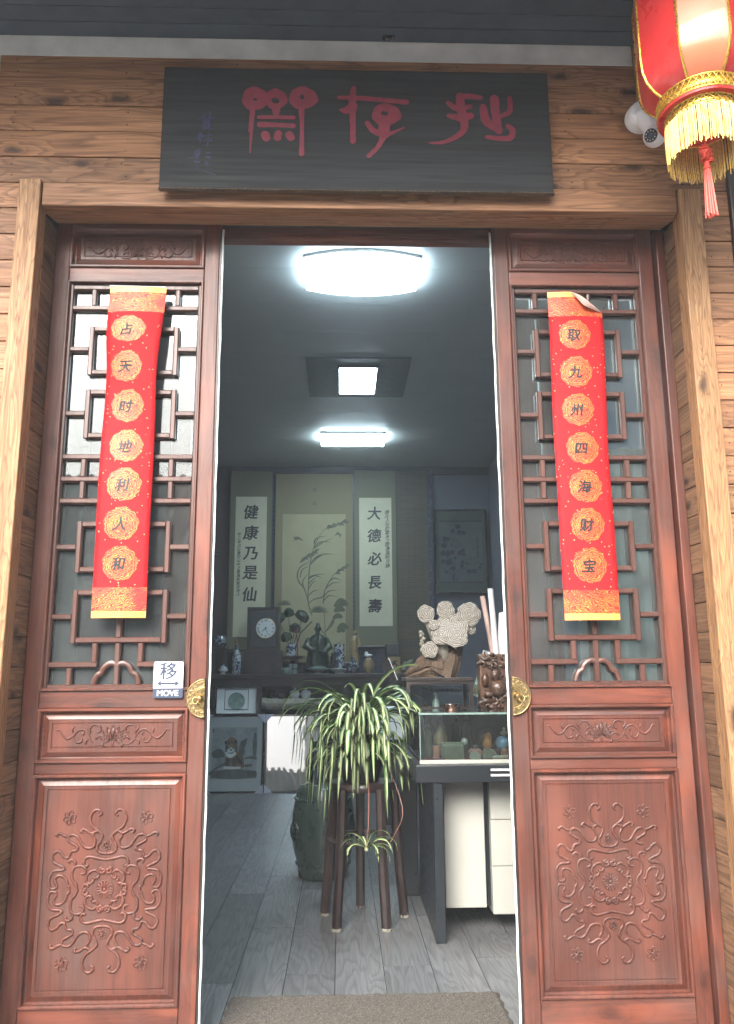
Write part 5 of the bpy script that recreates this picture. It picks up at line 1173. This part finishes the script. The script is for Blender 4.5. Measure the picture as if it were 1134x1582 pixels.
for x, z in ((.055, .025), (-.06, .02), (0, .018)): mb.tube([(x+.014*cos(q), -.038, z+.012*sin(q)) for q in [2*pi*i/12 for i in range(13)]], .005, 6, False)
mb.build('relief', m_carved, cw, smooth=True, auto=False)
for nm, lab, pts, r_, mt in (('paper_roll', 'tall white paper roll standing on the carved block', [(.790, 4.13, TG+.269), (.778, 4.16, 1.56)], .015, m_white),
                             ('paper_roll', 'tan paper roll leaning left of the white roll', [(.782, 4.17, TG+.269), (.742, 4.20, 1.525)], .013, m_backpaper)):
    t = thing(nm, lab, 'paper roll', (0, 0, 0)); mb = MB(); a, b = Vector(pts[0]), Vector(pts[1]); d = (b-a).normalized()
    mb.tube([a, b], r_, 18, False); mb.tube([a, b], r_*.8, 18, False); mb.build('sheet', mt, t, smooth=True)
    mb = MB(); 
    for k_ in (.55, .35): mb.tube([b-d*.03, b+d*.001], r_*k_, 12, False)
    mb.build('inner_turns', m_stone, t)
t = thing('paper_bag', 'crumpled white paper wrapper with printed characters right of the paper rolls', 'wrapper', (.838, 4.15, TG+.269))
vs = []; fs = []
for j in range(9):
    for i in range(7): u, v = i/6-.5, j/8; vs.append(((u*.075*(1-.15*v))+.01*v, -.02*cos(u*pi)+random.uniform(-.004, .004), v*.215+random.uniform(-.002, .002)-.01*abs(u)))
for j in range(8):
    for i in range(6): q = j*7+i; fs.append((q, q+1, q+8, q+7))
MB().add(vs, fs).build('wrapper', m_white, t)
glyph('春', .03, m_ink, t, .012, -.028, .12, 'lettering', 0); glyph('茶', .03, m_ink, t, .012, -.028, .085, 'lettering', 0)
t = thing('leaning_card', 'green and white printed card leaning behind the driftwood', 'card', (.665, 4.16, TS-.155)); t.rotation_euler = (R(-6), R(17), 0)
MB().box(-.019, .019, 0, .002, .06, .30).build('card', m_dcelad, t); MB().box(-.019, .019, -.001, -.0002, .20, .30).build('white_part', m_white, t); MB().box(-.009, .003, -.002, -.0012, .25, .285).build('print', m_dgrey, t); MB().box(-.017, .017, -.001, -.0002, .07, .12).build('green_part', m_grass, t)
t = thing('thin_frame', 'thin dark photo frame edge leaning at the left of the driftwood', 'picture', (.335, 4.22, TG+.03)); t.rotation_euler = (0, R(-22), 0); MB().box(-.0015, .0015, 0, .02, .12, .24).build('edge', m_white, t); MB().box(-.05, -.0016, .002, .018, .12, .235).build('panel', m_black, t)
# second cabinet behind the counter
t = thing('rear_cabinet', 'dark glass fronted cabinet in the gloom behind the display counter', 'cabinet', (1.12, 5.9, 0))
MB().box(-.5, .5, -.45, .5, 0, .72).build('body', m_gdark, t, bevel=.005); MB().box(-.49, .49, -.44, .49, .725, 1.0).build('glass_box', m_case, t); MB().box(-.5, .5, -.45, .5, 1.001, 1.02).build('top', m_black, t, bevel=.003)
for i in range(5): MB().ball((-.4+i*.2, -.3, .79), .05, .05, .07, 10, 8).build('exhibit', (m_jade, m_teal, m_amber, m_stone, m_bronze)[i], t, smooth=True)
t = thing('pale_box', 'pale grey box behind the left side of the display case', 'box', (.40, 6.35, 0)); MB().box(-.10, .10, 0, .2, .0, .62).build('body', m_gdark, t); MB().box(-.10, .10, 0, .2, .621, .86).build('panel', m_mount, t, bevel=.004)
# curtains behind the door leaves
for xc, lab, w_ in ((1.05, 'pale cloth curtain behind the right lattice door', .30), (-1.02, 'pale cloth curtain behind the left lattice door', .10)):
    t = thing('curtain', lab, 'curtain', (xc, 3.02, 0)); vs = []; fs = []; n = 60
    for i in range(n+1): x = -w_/2+w_*i/n; vs += [(x, .012*sin(x*70)+.006*sin(x*33), .9), (x, .014*sin(x*70+.3), 2.0)]
    for i in range(n): fs.append((2*i, 2*i+2, 2*i+3, 2*i+1))
    MB().add(vs, fs).build('cloth', m_curtain, t, smooth=True, auto=False)
t = thing('folded_door', 'dark brown folded wooden shutter standing behind the right lattice door', 'shutter', (.80, 3.04, 0)); MB().box(-.09, -.01, 0, .04, .0, 2.6).build('stile', m_dz, t, bevel=.004); MB().box(.0, .045, .01, .04, .0, 2.6).build('stile', m_dz, t, bevel=.004)
t = thing('folded_door', 'dark brown folded wooden shutter standing behind the left lattice door', 'shutter', (-.62, 3.04, 0)); MB().box(-.05, .03, 0, .04, .0, 2.6).build('stile', m_dz, t, bevel=.004)

# ---------------------------------------------------------------- mat, drum stool, plant
t = thing('door_mat', 'brown flecked coir mat on the grey floor just inside the doorway', 'mat', (.083, 2.97, 0))
vs = []; fs = []; nx, ny = 60, 24
for j in range(ny+1):
    for i in range(nx+1):
        u, v = i/nx-.5, j/ny-.5; e = (i in (0, nx))+(j in (0, ny)); vs.append((u*.965+(.004*sin(v*31) if i in (0, nx) else 0), v*.37+(.004*sin(u*43) if j in (0, ny) else 0), .002 if e else .011+random.uniform(-.002, .002)))
for j in range(ny):
    for i in range(nx): q = j*(nx+1)+i; fs.append((q, q+1, q+nx+2, q+nx+1))
MB().add(vs, fs).build('pile', m_mat, t)
t = thing('drum_stool', 'dark green glazed ceramic drum stool with rows of studs and a coin opening', 'stool', (-.105, 4.88, 0))
pf = [(0, .0), (.135, 0), (.142, .015), (.152, .08), (.172, .16), (.181, .25), (.176, .34), (.160, .43), (.146, .475), (.136, .490), (.10, .500), (.0, .503)]
P = spline([Vector((a, b, 0)) for a, b in pf[1:-2]], 5)
prof = [(0, 0)]+[(v.x, v.y) for v in P]+[(.09, .5), (0, .503)]
MB().lathe(prof, 48).build('body', m_celadon, t, smooth=True)
mb = MB()
for zc, r_ in ((.075, .152), (.425, .163)):
    for i in range(26): a = 2*pi*i/26; mb.ball((r_*cos(a), r_*sin(a), zc), .0085, n=8, m=6)
mb.build('studs', m_celadon, t, smooth=True)
for a in (-62, -150, 30, 118):
    mb = MB(); mb.xf = Matrix.Rotation(R(a), 4, 'Z') @ Matrix.Translation((.179, 0, .255)) @ Matrix.Rotation(R(90), 4, 'Z')
    mb.prism([(.048*cos(q), .048*sin(q)) for q in [2*pi*i/24 for i in range(24)]], -.004, .002); o = mb.build('opening', m_black, t)
    mb = MB(); mb.xf = Matrix.Rotation(R(a), 4, 'Z') @ Matrix.Translation((.179, 0, .255)) @ Matrix.Rotation(R(90), 4, 'Z')
    for sy in (-.0055,):
        mb.tube([(.050*cos(q), sy, .050*sin(q)) for q in [2*pi*i/24 for i in range(25)]], .004, 6, False)
        for q0 in range(4):
            q1 = q0*pi/2; mb.tube([(.048*cos(q1-.75), sy, .048*sin(q1-.75)), (.020*cos(q1), sy, .020*sin(q1)), (.048*cos(q1+.75), sy, .048*sin(q1+.75))], .0045, 6)
    mb.build('coin_lattice', m_celadon, o, smooth=True, auto=False)
t = thing('teal_jar', 'square shouldered dark teal jar standing on the green drum stool', 'jar', (-.125, 4.93, .5035)); MB().lathe([(0, 0), (.075, 0), (.078, .02), (.07, .09), (.074, .10), (.066, .19), (.05, .205), (.045, .23), (0, .23)], 6).build('body', m_teal, t, bevel=.003)

pc = (.098, 4.06)
t = thing('plant_stand', 'tall dark rosewood plant stand with five splayed legs and worn feet', 'stand', (pc[0], pc[1], 0))
feet = [(-.080, 4.13), (-.023, 3.89), (.092, 4.25), (.203, 3.88), (.297, 4.08)]
for (fx, fy_) in feet:
    dx_, dy_ = fx-pc[0], fy_-pc[1]; k = .78
    a = Vector((dx_*k, dy_*k, .60)); b = Vector((dx_, dy_, 0)); ang = math.atan2(dy_, dx_); w_ = .0235
    vs = []; L = [a, a.lerp(b, .33)+Vector((dx_, dy_, 0))*-.03, a.lerp(b, .66)+Vector((dx_, dy_, 0))*-.03, a.lerp(b, .93), b]
    for i, p in enumerate(L):
        for q in range(8): th = pi/8+q*pi/4+ang; s_ = w_*(1+.03*sin(i+q)); vs.append((p.x+cos(th)*s_, p.y+sin(th)*s_, p.z))
    fs = [(i*8+q, (i+1)*8+q, (i+1)*8+(q+1) % 8, i*8+(q+1) % 8) for i in range(4) for q in range(8)]+[tuple(range(8)), tuple(range(39, 31, -1))]
    lg = MB().add(vs, fs).build('leg', m_redwood, t)
    MB().lathe([(.0252, .0005), (.0250, .008), (.0242, .012)], 8, (b.x, b.y, 0)).build('worn_foot', m_stone, lg)
MB().lathe([(0, .585), (.155, .585), (.162, .595), (.162, .61), (.155, .62), (0, .62)], 32).build('seat', m_redwood, t, smooth=True)
MB().tube([(.155*cos(q), 0.155*sin(q), .36) for q in [2*pi*i/24 for i in range(25)]], .009, 6, False).build('stretcher_ring', m_redwood, t, smooth=True)
def leaf_mesh(az, length, rise, w, droop, seed):
    rnd = random.Random(seed); n = 12; p = Vector((0, 0, 0)); el = rise; seg = length/n; pts = [p.copy()]; az0 = az; tn = rnd.uniform(-.25, .25)
    for i in range(n):
        d = Vector((cos(az0)*cos(el), sin(az0)*cos(el), sin(el))); p = p+d*seg; pts.append(p.copy())
        el -= droop*(.35+1.3*(i/n)); el = max(el, -R(86)); az0 += tn*.12+rnd.uniform(-.03, .03)
    vs = []; fs = []; ac = []; roll = rnd.uniform(-.7, .7)
    for i, q in enumerate(pts):
        tt = (pts[min(i+1, n)]-pts[max(i-1, 0)]).normalized(); side = tt.cross(Vector((0, 0, 1)))
        side = side.normalized() if side.length > .15 else Vector((-sin(az), cos(az), 0)); up = side.cross(tt).normalized()
        rr = roll*(i/n); s2 = side*cos(rr)+up*sin(rr); u2 = up*cos(rr)-side*sin(rr)
        u = i/n; ww = w*min(1, (u*4+.18))*(1-u**2.6)**.7+.0004
        for k in (-1, -.45, 0, .45, 1): vs.append(tuple(q+s2*ww*k+u2*ww*.42*abs(k))); ac.append(abs(k))
    for i in range(n):
        for k in range(4): b = i*5+k; fs.append((b, b+1, b+6, b+5))
    return vs, fs, ac
def add_leaf(par, origin, *a, name='leaf'):
    vs, fs, ac = leaf_mesh(*a)
    o = MB().add(vs, fs).build(name, m_leaf, par, smooth=True, auto=False, loc=origin)
    at = o.data.attributes.new('across', 'FLOAT', 'POINT'); at.data.foreach_set('value', ac); return o
t = thing('spider_plant', 'bushy variegated spider plant in a dark pot cascading over the tall stand', 'plant', (pc[0]-.005, pc[1]-.01, .621))
MB().lathe([(0, 0), (.085, 0), (.10, .06), (.115, .15), (.122, .17), (.112, .17), (.10, .15), (0, .14)], 24).build('pot', m_pot, t, smooth=True)
rnd = random.Random(21)
for i in range(150):
    az = rnd.uniform(0, 2*pi)
    if rnd.random() < .5: az = -pi/2+rnd.gauss(0, 1.0)
    inner = rnd.random()
    L_ = rnd.uniform(.34, .60); rise = R(rnd.uniform(45, 86)); dr = rnd.uniform(.26, .60)
    if i % 4 == 0: L_ = rnd.uniform(.28, .46); rise = R(rnd.uniform(0, 40)); dr = rnd.uniform(.28, .45)
    if i < 34: L_ = rnd.uniform(.36, .54); rise = R(rnd.uniform(66, 87)); dr = rnd.uniform(.16, .36)
    if i < 24 and abs(sin(az)) > .72: az = (0 if cos(az) > 0 else pi)+rnd.uniform(-.6, .6)
    r0 = rnd.uniform(0, .07); add_leaf(t, (r0*cos(az), r0*sin(az), (.15+rnd.uniform(0, .09)) if i % 4 else rnd.uniform(.10, .19)), az, L_, rise, rnd.uniform(.0095, .0170), dr, i)
mb = MB(); mb.tube(spline([(.02, -.08, .20), (.03, -.20, .10), (.03, -.22, -.12), (.02, -.20, -.27)], 5), .0022, 6); mb.tube(spline([(.10, -.05, .15), (.19, -.14, -.10), (.15, -.15, -.22), (.12, -.12, -.27)], 5), .0016, 5); mb.build('runner', m_pink, t, smooth=True)
pl2 = MB().ball((.02, -.20, -.27), .010, n=8, m=6).build('plantlet', m_leaf, t)
for i in range(22):
    az = rnd.uniform(0, 2*pi); add_leaf(pl2, (.02, -.20, -.27), az, rnd.uniform(.12, .21), R(rnd.uniform(25, 80)), rnd.uniform(.004, .0065), rnd.uniform(.20, .30), 900+i)

# ---------------------------------------------------------------- groups of look-alikes
GR = {'ceiling_light': 'glowing lamps along the shop ceiling', 'hanging_scroll': 'scrolls hanging on the back wall', 'lattice_door': 'leaves of the lattice doors',
      'teapot': 'teapots', 'brush_pot': 'white brush pots on the altar table', 'lidded_cup': 'lidded cups on the stone slab', 'red_jar': 'small red jars in the display case',
      'paper_roll': 'paper rolls on the carved block', 'carved_figure': 'dim carved figures at the back of the case', 'curtain': 'curtains behind the door leaves', 'folded_door': 'folded shutters behind the door leaves'}
for o in list(COL.objects):
    if o.parent is None and 'label' in o and o.name.split('.')[0] in GR: o['group'] = GR[o.name.split('.')[0]]
